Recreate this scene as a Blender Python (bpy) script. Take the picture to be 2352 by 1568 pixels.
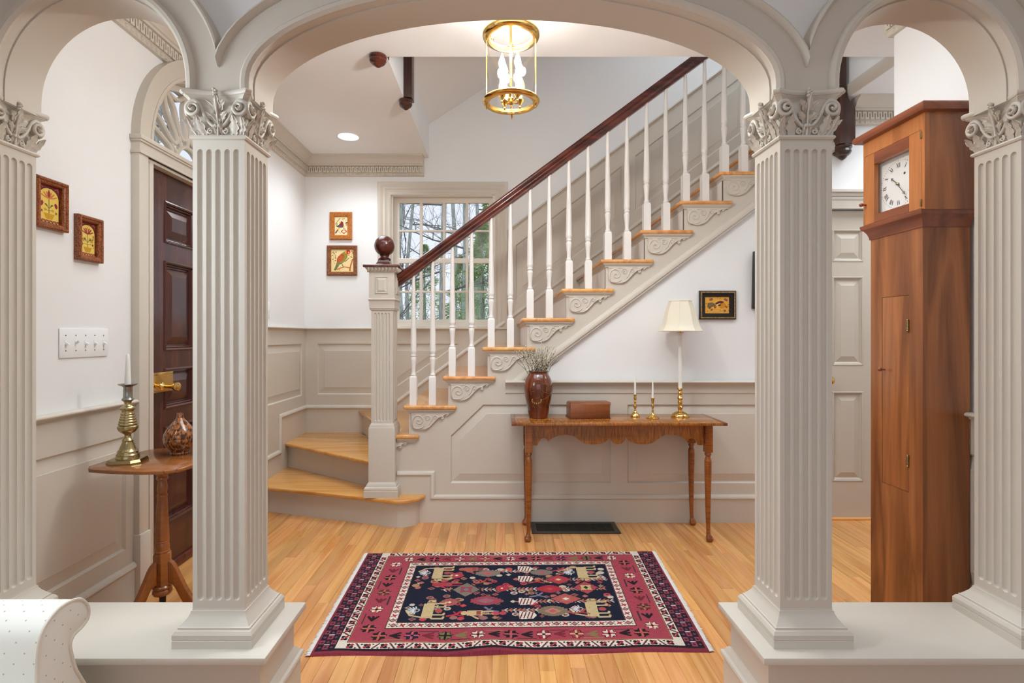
import bpy, bmesh, math, random
import numpy as np
from mathutils import Vector, Matrix
from mathutils.geometry import tessellate_polygon
random.seed(7)
S = bpy.context.scene
for o in list(bpy.data.objects): bpy.data.objects.remove(o, do_unlink=True)
COL = S.collection
R = math.radians; pi = math.pi

# ---------------------------------------------------------------- camera
CX, CY, F, CH = 1150.0, 770.0, 1200.0, 1.21
cam = bpy.data.cameras.new('camera'); camo = bpy.data.objects.new('camera', cam); COL.objects.link(camo)
camo.location = (0, 0, CH); camo.rotation_euler = (R(90), 0, 0)
cam.sensor_width = 36; cam.lens = F / 2352 * 36
cam.shift_x = (1176 - CX) / 2352; cam.shift_y = -(784 - CY) / 2352
cam.clip_start = 0.05; cam.clip_end = 300
S.camera = camo
def W(px, py, Y): return Vector(((px - CX) / F * Y, Y, CH - (py - CY) / F * Y))
def WX(px, Y): return (px - CX) / F * Y
def WZ(py, Y): return CH - (py - CY) / F * Y

# ---------------------------------------------------------------- colour management, sky
S.view_settings.view_transform = 'Standard'; S.view_settings.look = 'None'
S.view_settings.gamma = 1.0; S.view_settings.use_curve_mapping = False
S.view_settings.exposure = 0.0
world = bpy.data.worlds.new('sky'); S.world = world; world.use_nodes = True
wn = world.node_tree; wb = wn.nodes['Background']
wg = wn.nodes.new('ShaderNodeTexCoord'); wsx = wn.nodes.new('ShaderNodeSeparateXYZ'); wr = wn.nodes.new('ShaderNodeValToRGB')
wn.links.new(wg.outputs['Generated'], wsx.inputs[0]); wn.links.new(wsx.outputs['Z'], wr.inputs[0]); wn.links.new(wr.outputs[0], wb.inputs[0])
wr.color_ramp.elements[0].position = 0.0; wr.color_ramp.elements[0].color = (0.80, 0.86, 0.95, 1)
wr.color_ramp.elements[1].position = 0.6; wr.color_ramp.elements[1].color = (0.70, 0.79, 0.95, 1)
wb.inputs[1].default_value = 1.15

# ---------------------------------------------------------------- lights
def area(name, loc, rot, sx, sy, power, col):
    l = bpy.data.lights.new(name, 'AREA'); l.shape = 'RECTANGLE'; l.size = sx; l.size_y = sy
    l.energy = power; l.color = col
    o = bpy.data.objects.new(name, l); COL.objects.link(o); o.location = loc; o.rotation_euler = rot; return o
def spot(name, loc, power, col, ang=130, rad=.06):
    l = bpy.data.lights.new(name, 'SPOT'); l.spot_size = R(ang); l.spot_blend = .7; l.shadow_soft_size = rad
    l.energy = power; l.color = col
    o = bpy.data.objects.new(name, l); COL.objects.link(o); o.location = loc; return o
def point(name, loc, power, col, rad=.03):
    l = bpy.data.lights.new(name, 'POINT'); l.shadow_soft_size = rad; l.energy = power; l.color = col
    o = bpy.data.objects.new(name, l); COL.objects.link(o); o.location = loc; return o
def spread(o, deg): o.data.spread = R(deg); return o
COOL = (.80, .915, 1.0)
area('front_room_fill', (-.6, -2.6, 1.9), (R(90), 0, R(-6)), 3.4, 1.4, 10, COOL)  # added frontal fill from behind the camera, no visible source
spread(area('left_window_daylight', (-1.65, 1.10, 1.45), (0, R(-66), 0), 1.0, .6, 24, COOL), 160)
spread(area('front_room_top_fill', (.3, .6, 2.70), (0, 0, 0), 2.4, .9, 7, COOL), 110)  # added top-down fill for the front room, not a ceiling fixture
spread(area('foyer_fill', (0.15, 2.25, 2.715), (0, 0, 0), 2.8, .9, 21, (.82, .92, 1.0)), 115)  # added soft fill, acts as a photographer's bounce under the foyer ceiling
area('stairwell_fill', (1.4, 3.6, 4.40), (0, 0, 0), 1.8, 1.2, 26, (.82, .92, 1.0))  # added fill high in the stairwell, stands for no known window
spread(area('hall_fill', (2.75, 2.9, 2.71), (0, 0, 0), .9, .7, 15, (.84, .92, 1.0)), 120)  # added fill to brighten the hall and its door, no fixture there
spread(area('landing_fill', (-1.15, 3.75, 2.715), (0, 0, 0), .7, 1.1, 7, (.82, .92, 1.0)), 115)  # added fill for the landing, separate from the recessed light

# ---------------------------------------------------------------- mesh builder
def frame(O, U, V):
    U = Vector(U).normalized(); V = Vector(V).normalized()
    return (Vector(O), U, V, U.cross(V))
def rotframe(fr, ang):
    O, U, V, N = fr; c, s = math.cos(ang), math.sin(ang)
    return (O, U * c + V * s, V * c - U * s, N)
XYZ = frame((0, 0, 0), (1, 0, 0), (0, 1, 0))
def FY(Y, x=0, z=0): return frame((x, Y, z), (1, 0, 0), (0, 0, 1))          # faces -Y, u=x v=z
def FXL(X): return frame((X, 0, 0), (0, 1, 0), (0, 0, 1))                  # faces +X, u=y v=z
def FXR(X): return frame((X, 0, 0), (0, -1, 0), (0, 0, 1))                 # faces -X, u=-y v=z
def FZ(z): return frame((0, 0, z), (1, 0, 0), (0, 1, 0))                   # faces +Z

def clip_mb(mb, co, no):
    bm = bmesh.new(); me = bpy.data.meshes.new('tmp'); me.from_pydata(mb.v, [], mb.f); bm.from_mesh(me)
    r = bmesh.ops.bisect_plane(bm, geom=bm.verts[:] + bm.edges[:] + bm.faces[:], plane_co=co, plane_no=no, clear_outer=True)
    bmesh.ops.holes_fill(bm, edges=[e for e in r['geom_cut'] if isinstance(e, bmesh.types.BMEdge)], sides=0)
    m = MB(); bm.verts.ensure_lookup_table(); bm.verts.index_update(); m.add([v.co[:] for v in bm.verts], [[v.index for v in f.verts] for f in bm.faces]); bm.free(); bpy.data.meshes.remove(me); return m
class MB:
    def __init__(s): s.v = []; s.f = []
    def add(s, vs, fs):
        n = len(s.v); s.v += [tuple(p) for p in vs]; s.f += [tuple(i + n for i in f) for f in fs]; return s
    def box(s, x0, x1, y0, y1, z0, z1, fr=None):
        P = [(x, y, z) for z in (z0, z1) for y in (y0, y1) for x in (x0, x1)]
        if fr: P = [fr[0] + fr[1] * a + fr[2] * b + fr[3] * c for a, b, c in P]
        return s.add(P, [(0, 2, 3, 1), (4, 5, 7, 6), (0, 1, 5, 4), (2, 6, 7, 3), (0, 4, 6, 2), (1, 3, 7, 5)])
    def cbox(s, c, d, fr=None):
        return s.box(c[0] - d[0] / 2, c[0] + d[0] / 2, c[1] - d[1] / 2, c[1] + d[1] / 2, c[2] - d[2] / 2, c[2] + d[2] / 2, fr)
    def rings(s, rs, closed=True, cap0=True, cap1=True, loop=False):
        n = len(rs[0]); vs = [p for r in rs for p in r]; fs = []
        m = len(rs)
        for i in range(m if loop else m - 1):
            for j in range(n if closed else n - 1):
                a = i * n + j; b = i * n + (j + 1) % n; k = (i + 1) % m
                fs.append((a, b, k * n + (j + 1) % n, k * n + j))
        if cap0 and not loop: fs.append(tuple(range(n)))
        if cap1 and not loop: fs.append(tuple(range((m - 1) * n, m * n)))
        return s.add(vs, fs)
    def plate(s, outer, holes, fr, d0, d1):
        O, U, V, N = fr
        loops = [outer] + list(holes); flat = [p for l in loops for p in l]; n = len(flat)
        tri = tessellate_polygon([[Vector((p[0], p[1], 0)) for p in l] for l in loops])
        vs = [O + U * p[0] + V * p[1] + N * d for d in (d0, d1) for p in flat]
        fs = [tuple(t) for t in tri] + [tuple(i + n for i in t) for t in tri]
        k = 0
        for l in loops:
            m = len(l)
            for i in range(m): a = k + i; b = k + (i + 1) % m; fs.append((a, b, b + n, a + n))
            k += m
        return s.add(vs, fs)
    def tube(s, pts, rad, seg=8, cap=True, ref=None, loop=False, tri=None):
        pts = [Vector(p) for p in pts]; n = len(pts)
        if not hasattr(rad, '__len__'): rad = [rad] * n
        rs = []; prev = None
        for i, p in enumerate(pts):
            if loop: t = pts[(i + 1) % n] - pts[i - 1]
            else: t = pts[min(i + 1, n - 1)] - pts[max(i - 1, 0)]
            t.normalize()
            if ref is not None: a = Vector(ref) - t * t.dot(Vector(ref))
            elif prev is None:
                a = Vector((0, 0, 1)) if abs(t.z) < .9 else Vector((1, 0, 0)); a = a - t * t.dot(a)
            else: a = prev - t * t.dot(prev)
            if a.length < 1e-6: a = t.orthogonal()
            a.normalize(); prev = a; b = t.cross(a)
            r = rad[i]; ra, rb = r if hasattr(r, '__len__') else (r, r)
            rs.append([p + a * (ra * math.cos(2 * pi * j / seg)) + b * (rb * math.sin(2 * pi * j / seg)) for j in range(seg)])
        return s.rings(rs, True, cap, cap, loop)
    def lathe(s, prof, c=(0, 0, 0), seg=24, fr=None, mod=None, cap=True):
        fr = fr or (Vector(c), Vector((1, 0, 0)), Vector((0, 1, 0)), Vector((0, 0, 1)))
        rs = []
        for i, (r, z) in enumerate(prof):
            r = max(r, 1e-5)
            rs.append([fr[0] + fr[3] * z + (fr[1] * math.cos(2 * pi * j / seg) + fr[2] * math.sin(2 * pi * j / seg)) * (r * (mod(i, j) if mod else 1)) for j in range(seg)])
        return s.rings(rs, True, cap, cap)
    def sqlathe(s, prof, fr):        # square section: half-width, height
        rs = []
        for r, z in prof: rs.append([fr[0] + fr[1] * a * r + fr[2] * b * r + fr[3] * z for a, b in ((-1, -1), (1, -1), (1, 1), (-1, 1))])
        return s.rings(rs)
    def sweep(s, path, prof, fr, closed=False, cap=True):
        O, U, V, N = fr; n = len(path); rs = []
        P = [Vector((p[0], p[1])) for p in path]
        for i in range(n):
            if closed: a = P[i] - P[i - 1]; b = P[(i + 1) % n] - P[i]
            else:
                a = P[i] - P[i - 1] if i > 0 else P[1] - P[0]
                b = P[i + 1] - P[i] if i < n - 1 else P[-1] - P[-2]
            a.normalize(); b.normalize()
            na = Vector((-a.y, a.x)); nb = Vector((-b.y, b.x)); m = na + nb
            if m.length < 1e-6: m = na
            m.normalize(); m /= max(.35, m.dot(na))
            rs.append([O + U * (P[i].x + m.x * o) + V * (P[i].y + m.y * o) + N * d for o, d in prof])
        return s.rings(rs, True, cap and not closed, cap and not closed, closed)
    def bump(s, fr, ru, rv, h, seg=8):          # low dome
        O, U, V, N = fr; rs = []
        for k, hh in ((1, 0), (.8, .6), (.45, .9)): rs.append([O + U * (ru * k * math.cos(2 * pi * j / seg)) + V * (rv * k * math.sin(2 * pi * j / seg)) + N * (h * hh) for j in range(seg)])
        return s.rings(rs, True, False, True)
    def xf(s, M): s.v = [tuple(M @ Vector(p)) for p in s.v]; return s
    def build(s, name, mat, parent=None, local=False, ang=32, bevel=0, bseg=2, base=True, recalc=True):
        off = Vector((0, 0, 0))
        if parent and not local:
            q = parent
            while q: off += q.location; q = q.parent
        elif not parent and base and not local:
            A = np.array(s.v); lo = A.min(0); hi = A.max(0)
            off = Vector(((lo[0] + hi[0]) / 2, (lo[1] + hi[1]) / 2, lo[2]))
        me = bpy.data.meshes.new(name)
        me.from_pydata([(p[0] - off[0], p[1] - off[1], p[2] - off[2]) for p in s.v], [], s.f)
        if recalc or bevel:
            bm = bmesh.new(); bm.from_mesh(me)
            if bevel:
                bmesh.ops.remove_doubles(bm, verts=bm.verts, dist=1e-5)
                bmesh.ops.recalc_face_normals(bm, faces=bm.faces)
                ed = [e for e in bm.edges if len(e.link_faces) == 2 and e.calc_face_angle(0) > R(25)]
                bmesh.ops.bevel(bm, geom=ed, offset=bevel, segments=bseg, affect='EDGES', profile=.5)
            else: bmesh.ops.recalc_face_normals(bm, faces=bm.faces)
            bm.to_mesh(me); bm.free()
        me.polygons.foreach_set('use_smooth', [True] * len(me.polygons))
        me.set_sharp_from_angle(angle=R(ang))
        if mat: me.materials.append(mat)
        o = bpy.data.objects.new(name, me); COL.objects.link(o)
        if parent: o.parent = parent
        else: o.location = off
        return o
def tag(o, label=None, cat=None, group=None, kind=None):
    if label: o['label'] = label
    if cat: o['category'] = cat
    if group: o['group'] = group
    if kind: o['kind'] = kind
    return o
def thing(name, label, cat, loc, group=None):
    o = bpy.data.objects.new(name, None); COL.objects.link(o); o.location = loc; o.empty_display_size = .1
    return tag(o, label, cat, group)
def struct(o): o['kind'] = 'structure'; return o
def copy_tree(o, parent=None):
    c = o.copy(); COL.objects.link(c)
    if parent: c.parent = parent
    for ch in o.children: copy_tree(ch, c)
    return c
def inst(o, name, loc=None, rz=None):
    c = bpy.data.objects.new(name, o.data); COL.objects.link(c); c.parent = o.parent; c.location = o.location if loc is None else loc
    if rz is not None: c.rotation_euler = (0, 0, rz)
    return c
def arc(cx, cy, r, a0, a1, n, ry=None):
    ry = r if ry is None else ry
    return [(cx + r * math.cos(R(a0 + (a1 - a0) * i / n)), cy + ry * math.sin(R(a0 + (a1 - a0) * i / n))) for i in range(n + 1)]
def smooth(pts, n=6, closed=False):          # Catmull-Rom
    P = [Vector(p) for p in pts]; m = len(P); out = []
    for i in range(m if closed else m - 1):
        g = lambda k: P[k % m] if closed else P[min(max(k, 0), m - 1)]
        a, b, c, d = g(i - 1), g(i), g(i + 1), g(i + 2)
        for k in range(n):
            t = k / n
            out.append(.5 * ((2 * b) + (c - a) * t + (2 * a - 5 * b + 4 * c - d) * t * t + (3 * b - a - 3 * c + d) * t ** 3))
    if not closed: out.append(P[-1])
    return [tuple(p) for p in out]
def inset(poly, o):                          # inset a CCW polygon
    P = [Vector((p[0], p[1])) for p in poly]; n = len(P); out = []
    for i in range(n):
        a = (P[i] - P[i - 1]).normalized(); b = (P[(i + 1) % n] - P[i]).normalized()
        na = Vector((-a.y, a.x)); nb = Vector((-b.y, b.x)); m = (na + nb).normalized(); m /= max(.3, m.dot(na))
        out.append(tuple(P[i] + m * o))
    return out
def raised_panel(fr, poly, mat, parent, depth=.012, bev=.05, name='raised_panel', stepd=.004):
    """field panel seated in a recess of the given polygon (CCW) whose front plane is d=0"""
    O, U, V, N = fr; m = MB(); rs = []
    for o, d in ((0, -.001), (.004, -.004), (.009, -depth), (.013, -depth), (.013 + bev, -stepd), (.016 + bev, -stepd + .0015)):
        rs.append([O + U * p[0] + V * p[1] + N * d for p in inset(poly, o)])
    m.rings(rs, True, False, True)
    return m.build(name, mat, parent, ang=12)
def rect(x0, x1, z0, z1): return [(x0, z0), (x1, z0), (x1, z1), (x0, z1)]

# ---------------------------------------------------------------- materials
def lin(c):
    if isinstance(c, str): c = [int(c[i:i + 2], 16) for i in (1, 3, 5)]
    return tuple(((x / 255) / 12.92 if x / 255 <= .04045 else (((x / 255) + .055) / 1.055) ** 2.4) for x in c) + (1,)
def base_mat(name, rough=.5, metal=0, spec=.5):
    m = bpy.data.materials.new(name); m.use_nodes = True; b = m.node_tree.nodes['Principled BSDF']
    b.inputs['Roughness'].default_value = rough; b.inputs['Metallic'].default_value = metal
    b.inputs['Specular IOR Level'].default_value = spec
    return m, m.node_tree, b
def paint(name, col, rough=.5, spec=.4, bump=.06, scale=60, var=.03):
    m, nt, b = base_mat(name, rough, 0, spec)
    c = nt.nodes.new('ShaderNodeTexCoord'); n = nt.nodes.new('ShaderNodeTexNoise'); n.inputs['Scale'].default_value = 2.3; n.inputs['Detail'].default_value = 3
    r = nt.nodes.new('ShaderNodeValToRGB'); L = lin(col)
    r.color_ramp.elements[0].position = .3; r.color_ramp.elements[1].position = .7
    r.color_ramp.elements[0].color = tuple(x * (1 - var) for x in L[:3]) + (1,); r.color_ramp.elements[1].color = L
    nt.links.new(c.outputs['Object'], n.inputs['Vector']); nt.links.new(n.outputs['Fac'], r.inputs[0]); nt.links.new(r.outputs[0], b.inputs['Base Color'])
    if bump:
        n2 = nt.nodes.new('ShaderNodeTexNoise'); n2.inputs['Scale'].default_value = scale; n2.inputs['Detail'].default_value = 2
        bp = nt.nodes.new('ShaderNodeBump'); bp.inputs['Strength'].default_value = bump; bp.inputs['Distance'].default_value = .002
        nt.links.new(c.outputs['Object'], n2.inputs['Vector']); nt.links.new(n2.outputs['Fac'], bp.inputs['Height']); nt.links.new(bp.outputs[0], b.inputs['Normal'])
    return m
def plain(name, col, rough=.4, metal=0, spec=.5, emit=None, es=0):
    m, nt, b = base_mat(name, rough, metal, spec)
    n = nt.nodes.new('ShaderNodeTexNoise'); n.inputs['Scale'].default_value = 14; n.inputs['Detail'].default_value = 3
    mp = nt.nodes.new('ShaderNodeMapRange'); mp.inputs['To Min'].default_value = max(0, rough - .05); mp.inputs['To Max'].default_value = rough + .07
    c = nt.nodes.new('ShaderNodeTexCoord'); nt.links.new(c.outputs['Object'], n.inputs['Vector'])
    nt.links.new(n.outputs['Fac'], mp.inputs['Value']); nt.links.new(mp.outputs[0], b.inputs['Roughness'])
    b.inputs['Base Color'].default_value = lin(col)
    if emit: b.inputs['Emission Color'].default_value = lin(emit); b.inputs['Emission Strength'].default_value = es
    return m
def wood(name, dark, light, axis=2, rough=.3, ring=9, coat=.15, curl=0, space='Object', rnd=0, fine=.35, mid=None, bump=.04):
    m, nt, b = base_mat(name, rough, 0, .5); N = nt.nodes.new; L = nt.links.new
    b.inputs['Coat Weight'].default_value = coat; b.inputs['Coat Roughness'].default_value = .15
    if space == 'Position': g = N('ShaderNodeNewGeometry'); vec = g.outputs['Position']
    else: g = N('ShaderNodeTexCoord'); vec = g.outputs['Object']
    oi = N('ShaderNodeObjectInfo'); off = N('ShaderNodeVectorMath'); off.operation = 'MULTIPLY_ADD'
    cmb = N('ShaderNodeCombineXYZ')
    for i in range(3): L(oi.outputs['Random'], cmb.inputs[i])
    L(cmb.outputs[0], off.inputs[0]); off.inputs[1].default_value = (37, 53, 71); L(vec, off.inputs[2])
    def mapped(slong, scross):
        mp = N('ShaderNodeMapping'); sc = [scross] * 3; sc[axis] = slong; mp.inputs['Scale'].default_value = sc
        L(off.outputs[0], mp.inputs['Vector']); return mp.outputs[0]
    n1 = N('ShaderNodeTexNoise'); n1.inputs['Scale'].default_value = 1; n1.inputs['Detail'].default_value = 5; n1.inputs['Distortion'].default_value = 1.2
    L(mapped(ring * .09, ring), n1.inputs['Vector'])
    mul = N('ShaderNodeMath'); mul.operation = 'MULTIPLY'; mul.inputs[1].default_value = 6; L(n1.outputs['Fac'], mul.inputs[0])
    pp = N('ShaderNodeMath'); pp.operation = 'PINGPONG'; pp.inputs[1].default_value = 1; L(mul.outputs[0], pp.inputs[0])
    n2 = N('ShaderNodeTexNoise'); n2.inputs['Scale'].default_value = 1; n2.inputs['Detail'].default_value = 3
    L(mapped(7, 260), n2.inputs['Vector'])
    mx = N('ShaderNodeMix'); mx.data_type = 'FLOAT'; mx.inputs[0].default_value = fine; L(pp.outputs[0], mx.inputs[2]); L(n2.outputs['Fac'], mx.inputs[3])
    r = N('ShaderNodeValToRGB'); r.color_ramp.elements[0].position = .15; r.color_ramp.elements[1].position = .85
    r.color_ramp.elements[0].color = lin(dark); r.color_ramp.elements[1].color = lin(light)
    L(mx.outputs[0], r.inputs[0]); out = r.outputs[0]
    if rnd:
        hsv = N('ShaderNodeHueSaturation'); mr = N('ShaderNodeMapRange'); mr.inputs['To Min'].default_value = 1 - rnd; mr.inputs['To Max'].default_value = 1 + rnd
        L(oi.outputs['Random'], mr.inputs['Value']); L(mr.outputs[0], hsv.inputs['Value'])
        w = N('ShaderNodeTexWhiteNoise'); w.noise_dimensions = '1D'; L(oi.outputs['Random'], w.inputs['W'])
        mh = N('ShaderNodeMapRange'); mh.inputs['To Min'].default_value = .494; mh.inputs['To Max'].default_value = .506; L(w.outputs['Value'], mh.inputs['Value']); L(mh.outputs[0], hsv.inputs['Hue'])
        L(out, hsv.inputs['Color']); out = hsv.outputs[0]
    if curl:
        n3 = N('ShaderNodeTexNoise'); n3.inputs['Scale'].default_value = 1; n3.inputs['Detail'].default_value = 2; n3.inputs['Distortion'].default_value = .4
        L(mapped(130, 14), n3.inputs['Vector'])
        mr = N('ShaderNodeMapRange'); mr.inputs['From Min'].default_value = .35; mr.inputs['From Max'].default_value = .65; mr.inputs['To Min'].default_value = 1 - curl; mr.inputs['To Max'].default_value = 1 + curl * .4
        L(n3.outputs['Fac'], mr.inputs['Value'])
        vm = N('ShaderNodeVectorMath'); vm.operation = 'SCALE'; L(out, vm.inputs[0]); L(mr.outputs[0], vm.inputs['Scale']); out = vm.outputs[0]
    L(out, b.inputs['Base Color'])
    if bump:
        bp = N('ShaderNodeBump'); bp.inputs['Strength'].default_value = bump; bp.inputs['Distance'].default_value = .001
        L(n2.outputs['Fac'], bp.inputs['Height']); L(bp.outputs[0], b.inputs['Normal'])
    return m
def speckle(name, c1, c2, scale=60, rough=.35, stretch=(1, 1, 1), lo=.42, hi=.58, coat=0):
    m, nt, b = base_mat(name, rough); N = nt.nodes.new; L = nt.links.new
    b.inputs['Coat Weight'].default_value = coat; b.inputs['Coat Roughness'].default_value = .06
    g = N('ShaderNodeTexCoord'); mp = N('ShaderNodeMapping'); mp.inputs['Scale'].default_value = stretch
    n = N('ShaderNodeTexNoise'); n.inputs['Scale'].default_value = scale; n.inputs['Detail'].default_value = 4
    r = N('ShaderNodeValToRGB'); r.color_ramp.elements[0].position = lo; r.color_ramp.elements[1].position = hi
    r.color_ramp.elements[0].color = lin(c1); r.color_ramp.elements[1].color = lin(c2)
    L(g.outputs['Object'], mp.inputs[0]); L(mp.outputs[0], n.inputs['Vector']); L(n.outputs['Fac'], r.inputs[0]); L(r.outputs[0], b.inputs['Base Color'])
    return m
def foliage(name, c1, c2):
    m = speckle(name, c1, c2, 5, .8); nt = m.node_tree; b = nt.nodes['Principled BSDF']; o = [n for n in nt.nodes if n.type == 'OUTPUT_MATERIAL'][0]
    t = nt.nodes.new('ShaderNodeBsdfTranslucent'); mx = nt.nodes.new('ShaderNodeMixShader'); mx.inputs[0].default_value = .5; t.inputs[0].default_value = lin(c2)
    nt.links.new(b.outputs[0], mx.inputs[1]); nt.links.new(t.outputs[0], mx.inputs[2]); nt.links.new(mx.outputs[0], o.inputs[0]); return m
def colattr(name, rough=.6, bump=0):
    m, nt, b = base_mat(name, rough, 0, .25); a = nt.nodes.new('ShaderNodeAttribute'); a.attribute_name = 'Col'
    nt.links.new(a.outputs['Color'], b.inputs['Base Color'])
    if bump:
        c = nt.nodes.new('ShaderNodeTexCoord'); n2 = nt.nodes.new('ShaderNodeTexNoise'); n2.inputs['Scale'].default_value = 500; n2.inputs['Detail'].default_value = 2
        bp = nt.nodes.new('ShaderNodeBump'); bp.inputs['Strength'].default_value = bump; bp.inputs['Distance'].default_value = .003
        nt.links.new(c.outputs['Object'], n2.inputs['Vector']); nt.links.new(n2.outputs['Fac'], bp.inputs['Height']); nt.links.new(bp.outputs[0], b.inputs['Normal'])
    return m
def glass(name, tint=(1, 1, 1), refl=.08):
    m = bpy.data.materials.new(name); m.use_nodes = True; nt = m.node_tree; nt.nodes.clear(); N = nt.nodes.new; L = nt.links.new
    o = N('ShaderNodeOutputMaterial'); mx = N('ShaderNodeMixShader'); t = N('ShaderNodeBsdfTransparent'); g = N('ShaderNodeBsdfGlossy'); lw = N('ShaderNodeLayerWeight'); pw = N('ShaderNodeMath'); pw.operation = 'POWER'; pw.inputs[1].default_value = 4.0; L(lw.outputs['Facing'], pw.inputs[0]); ma = N('ShaderNodeMath'); ma.operation = 'MULTIPLY_ADD'; ma.inputs[1].default_value = .5; ma.inputs[2].default_value = .03; L(pw.outputs[0], ma.inputs[0]); t.inputs[0].default_value = tuple(tint) + (1,); g.inputs['Roughness'].default_value = .02
    L(ma.outputs[0], mx.inputs[0]); L(t.outputs[0], mx.inputs[1]); L(g.outputs[0], mx.inputs[2]); L(mx.outputs[0], o.inputs[0])
    return m
PAINT = paint('greige_trim_paint', (208, 199, 186), .42, .4, .03, 40)
WHITE = paint('white_wall_paint', (238, 237, 236), .75, .25, .05, 120)
CEILM = paint('white_ceiling_paint', (246, 246, 246), .85, .2, .03, 120)
BALW = paint('white_baluster_paint', (236, 231, 226), .35, .45, 0)
SWITCHW = plain('white_plastic', (240, 240, 240), .35)
FLOORW = wood('oak_floor', (192, 128, 68), (216, 158, 97), 1, .24, 9, .25, 0, 'Position', .15, .3)
TREADW = wood('oak_tread', (204, 134, 68), (226, 164, 94), 1, .18, 8, .5, 0, 'Object', .05, .3)
TREADX = wood('oak_winder_tread', (204, 134, 68), (226, 164, 94), 0, .22, 8, .35, 0, 'Object', .05, .3)
MAHOG = wood('mahogany_door', (52, 22, 18), (84, 40, 32), 2, .25, 6, .3, 0)
MAHOGX = wood('mahogany_rail', (58, 20, 14), (98, 40, 26), 0, .22, 8, .4, 0)
MAHOGZ = wood('mahogany_turned', (58, 20, 14), (94, 38, 25), 2, .22, 8, .4, 0)
DARKW = wood('dark_newel_wood', (48, 24, 18), (78, 42, 32), 2, .3, 8, .3, 0)
CHERRY = wood('cherry_clock', (112, 61, 28), (172, 106, 57), 2, .34, 6, .15, 0)
CHERRYD = wood('cherry_moulding', (108, 54, 30), (140, 76, 44), 1, .34, 8, .15, 0)
CHERRYH = wood('cherry_hood', (150, 86, 40), (190, 118, 62), 2, .34, 6, .15, 0)
MAPLE = wood('tiger_maple_x', (136, 78, 24), (178, 108, 40), 0, .2, 6, .35, .45)
MAPLEZ = wood('tiger_maple_z', (120, 62, 20), (160, 90, 32), 2, .22, 8, .35, .3)
TABLEC = wood('cherry_candlestand', (108, 60, 26), (152, 90, 42), 0, .22, 6, .35, .12)
TABLEZ = wood('cherry_candlestand_turned', (112, 60, 22), (160, 92, 38), 2, .25, 8, .35, .1)
BOXW = wood('cherry_box', (112, 58, 24), (144, 80, 36), 0, .33, 6, .2, .1)
BRASS = plain('polished_brass', (222, 184, 110), .14, 1)
BRASSO = plain('aged_brass', (176, 160, 118), .24, 1)
PEWTER = plain('tarnished_metal', (150, 148, 140), .25, 1)
BLACKF = plain('black_frame_paint', (22, 20, 19), .35)
GOLDF = speckle('worn_gold_edge', (120, 92, 50), (158, 126, 76), 90, .45)
BIRDSEYE = speckle('burl_frame', (92, 44, 17), (160, 88, 40), 230, .35, (1, 1, 1), .40, .56)
BIRDSEYE2 = speckle('pressed_oak_frame', (150, 80, 22), (198, 122, 44), 150, .4, (1, 1, 1))
STRIPEF = speckle('striped_frame', (96, 52, 24), (150, 90, 46), 60, .4, (4, 4, .7))
WAX = plain('candle_wax', (236, 234, 228), .5)
CANVAS = colattr('painted_panel', .5)
GLASS = glass('window_glass')
# ================================================================ SHELL
XL, XR, YB, YS, CEIL = -1.69, 1.80, 4.507, 3.40, 2.74
HX0, HX1, HY0, HY1 = -.62, 2.235, 2.87, YB          # stair opening in the ceiling
RISE, RUN = .189, .255
def xk(k): return -.595 + RUN * (k - 4)
def slope_z(x): return .567 + (x + .595) * RISE / RUN     # line through the riser feet

# floor with individual oak strips
fl = struct(MB().box(-1.9, 4.0, -3, 4.7, -.12, -.004).build('floor', wood('oak_subfloor', (150, 88, 38), (178, 112, 56), 1, .3, 8, .2, 0, 'Position', 0)))
pm = MB(); w = .0572
pm.rings([[(x * (w / 2 - a), y, z) for x, y in ((-1, b), (1, b), (1, 1 - b), (-1, 1 - b))] for a, b, z in ((.0002, 0, -.004), (.0002, 0, -.0012), (.0012, .0015, 0))])
proto = None; rr = random.Random(3)
x = -1.69 + w / 2
while x < 2.55:
    y0 = 1.30 - rr.random() * .5
    y1e = 3.62 if x < -.5 else 3.45
    if x > 1.05 and x < 1.62: y0 += .2
    while y0 < y1e:
        ln = .55 + rr.random() * .75; y1 = min(y0 + ln, y1e + .02)
        if y1e - y1 < .25: y1 = y1e + .02
        if y1 > 1.30 and y1 - y0 > .03:
            if proto is None: p = proto = pm.build('plank', FLOORW, fl, local=True)
            else: p = inst(proto, 'plank')
            p.location = (x - fl.location.x, y0 - fl.location.y, 0 - fl.location.z); p.scale = (1, y1 - y0 - .0006, 1)
        y0 = y1
    x += w

# ceiling
struct(MB().plate(rect(-1.9, 4.0, -3, 4.7), [rect(HX0 - .004, HX1 + .002, HY0, HY1 + .06)], FZ(CEIL), 0, .28).build('ceiling', CEILM))
# stairwell enclosure above
m = MB(); fr = frame((0, HY0 - .12, 0), (1, 0, 0), (0, 0, 1))
m.box(HX0 - .12, HX0, 3.44, YB + .1, CEIL + .0006, 3.2)
struct(m.build('wall_upper_left', WHITE))
struct(MB().box(HX0, 3.6, HY0 - .14, HY0 - .02, CEIL + .28, 4.7).build('wall_upper_light_block', WHITE))  # unseen, added to block sky light where the upper balcony is open
struct(MB().box(HX1, HX1 + .1, HY0 - .02, 3.42, CEIL + .28, 4.7).build('wall_upper_right', WHITE))
struct(MB().box(3.5, 3.6, 3.30, YB + .1, CEIL, 4.7).build('wall_upper_end', WHITE))
m = MB(); zs = lambda x: 3.03 + .65 * (x - HX0)
m.plate([(HX0 - .1, zs(HX0 - .1)), (1.65, zs(1.65)), (3.6, zs(1.65)), (3.6, zs(1.65) + .1), (1.6, zs(1.65) + .1), (HX0 - .1, zs(HX0 - .1) + .1)], [], FY(YB + .1), 0, YB - HY0 + .25)
struct(m.build('ceiling_upper', CEILM))
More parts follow.
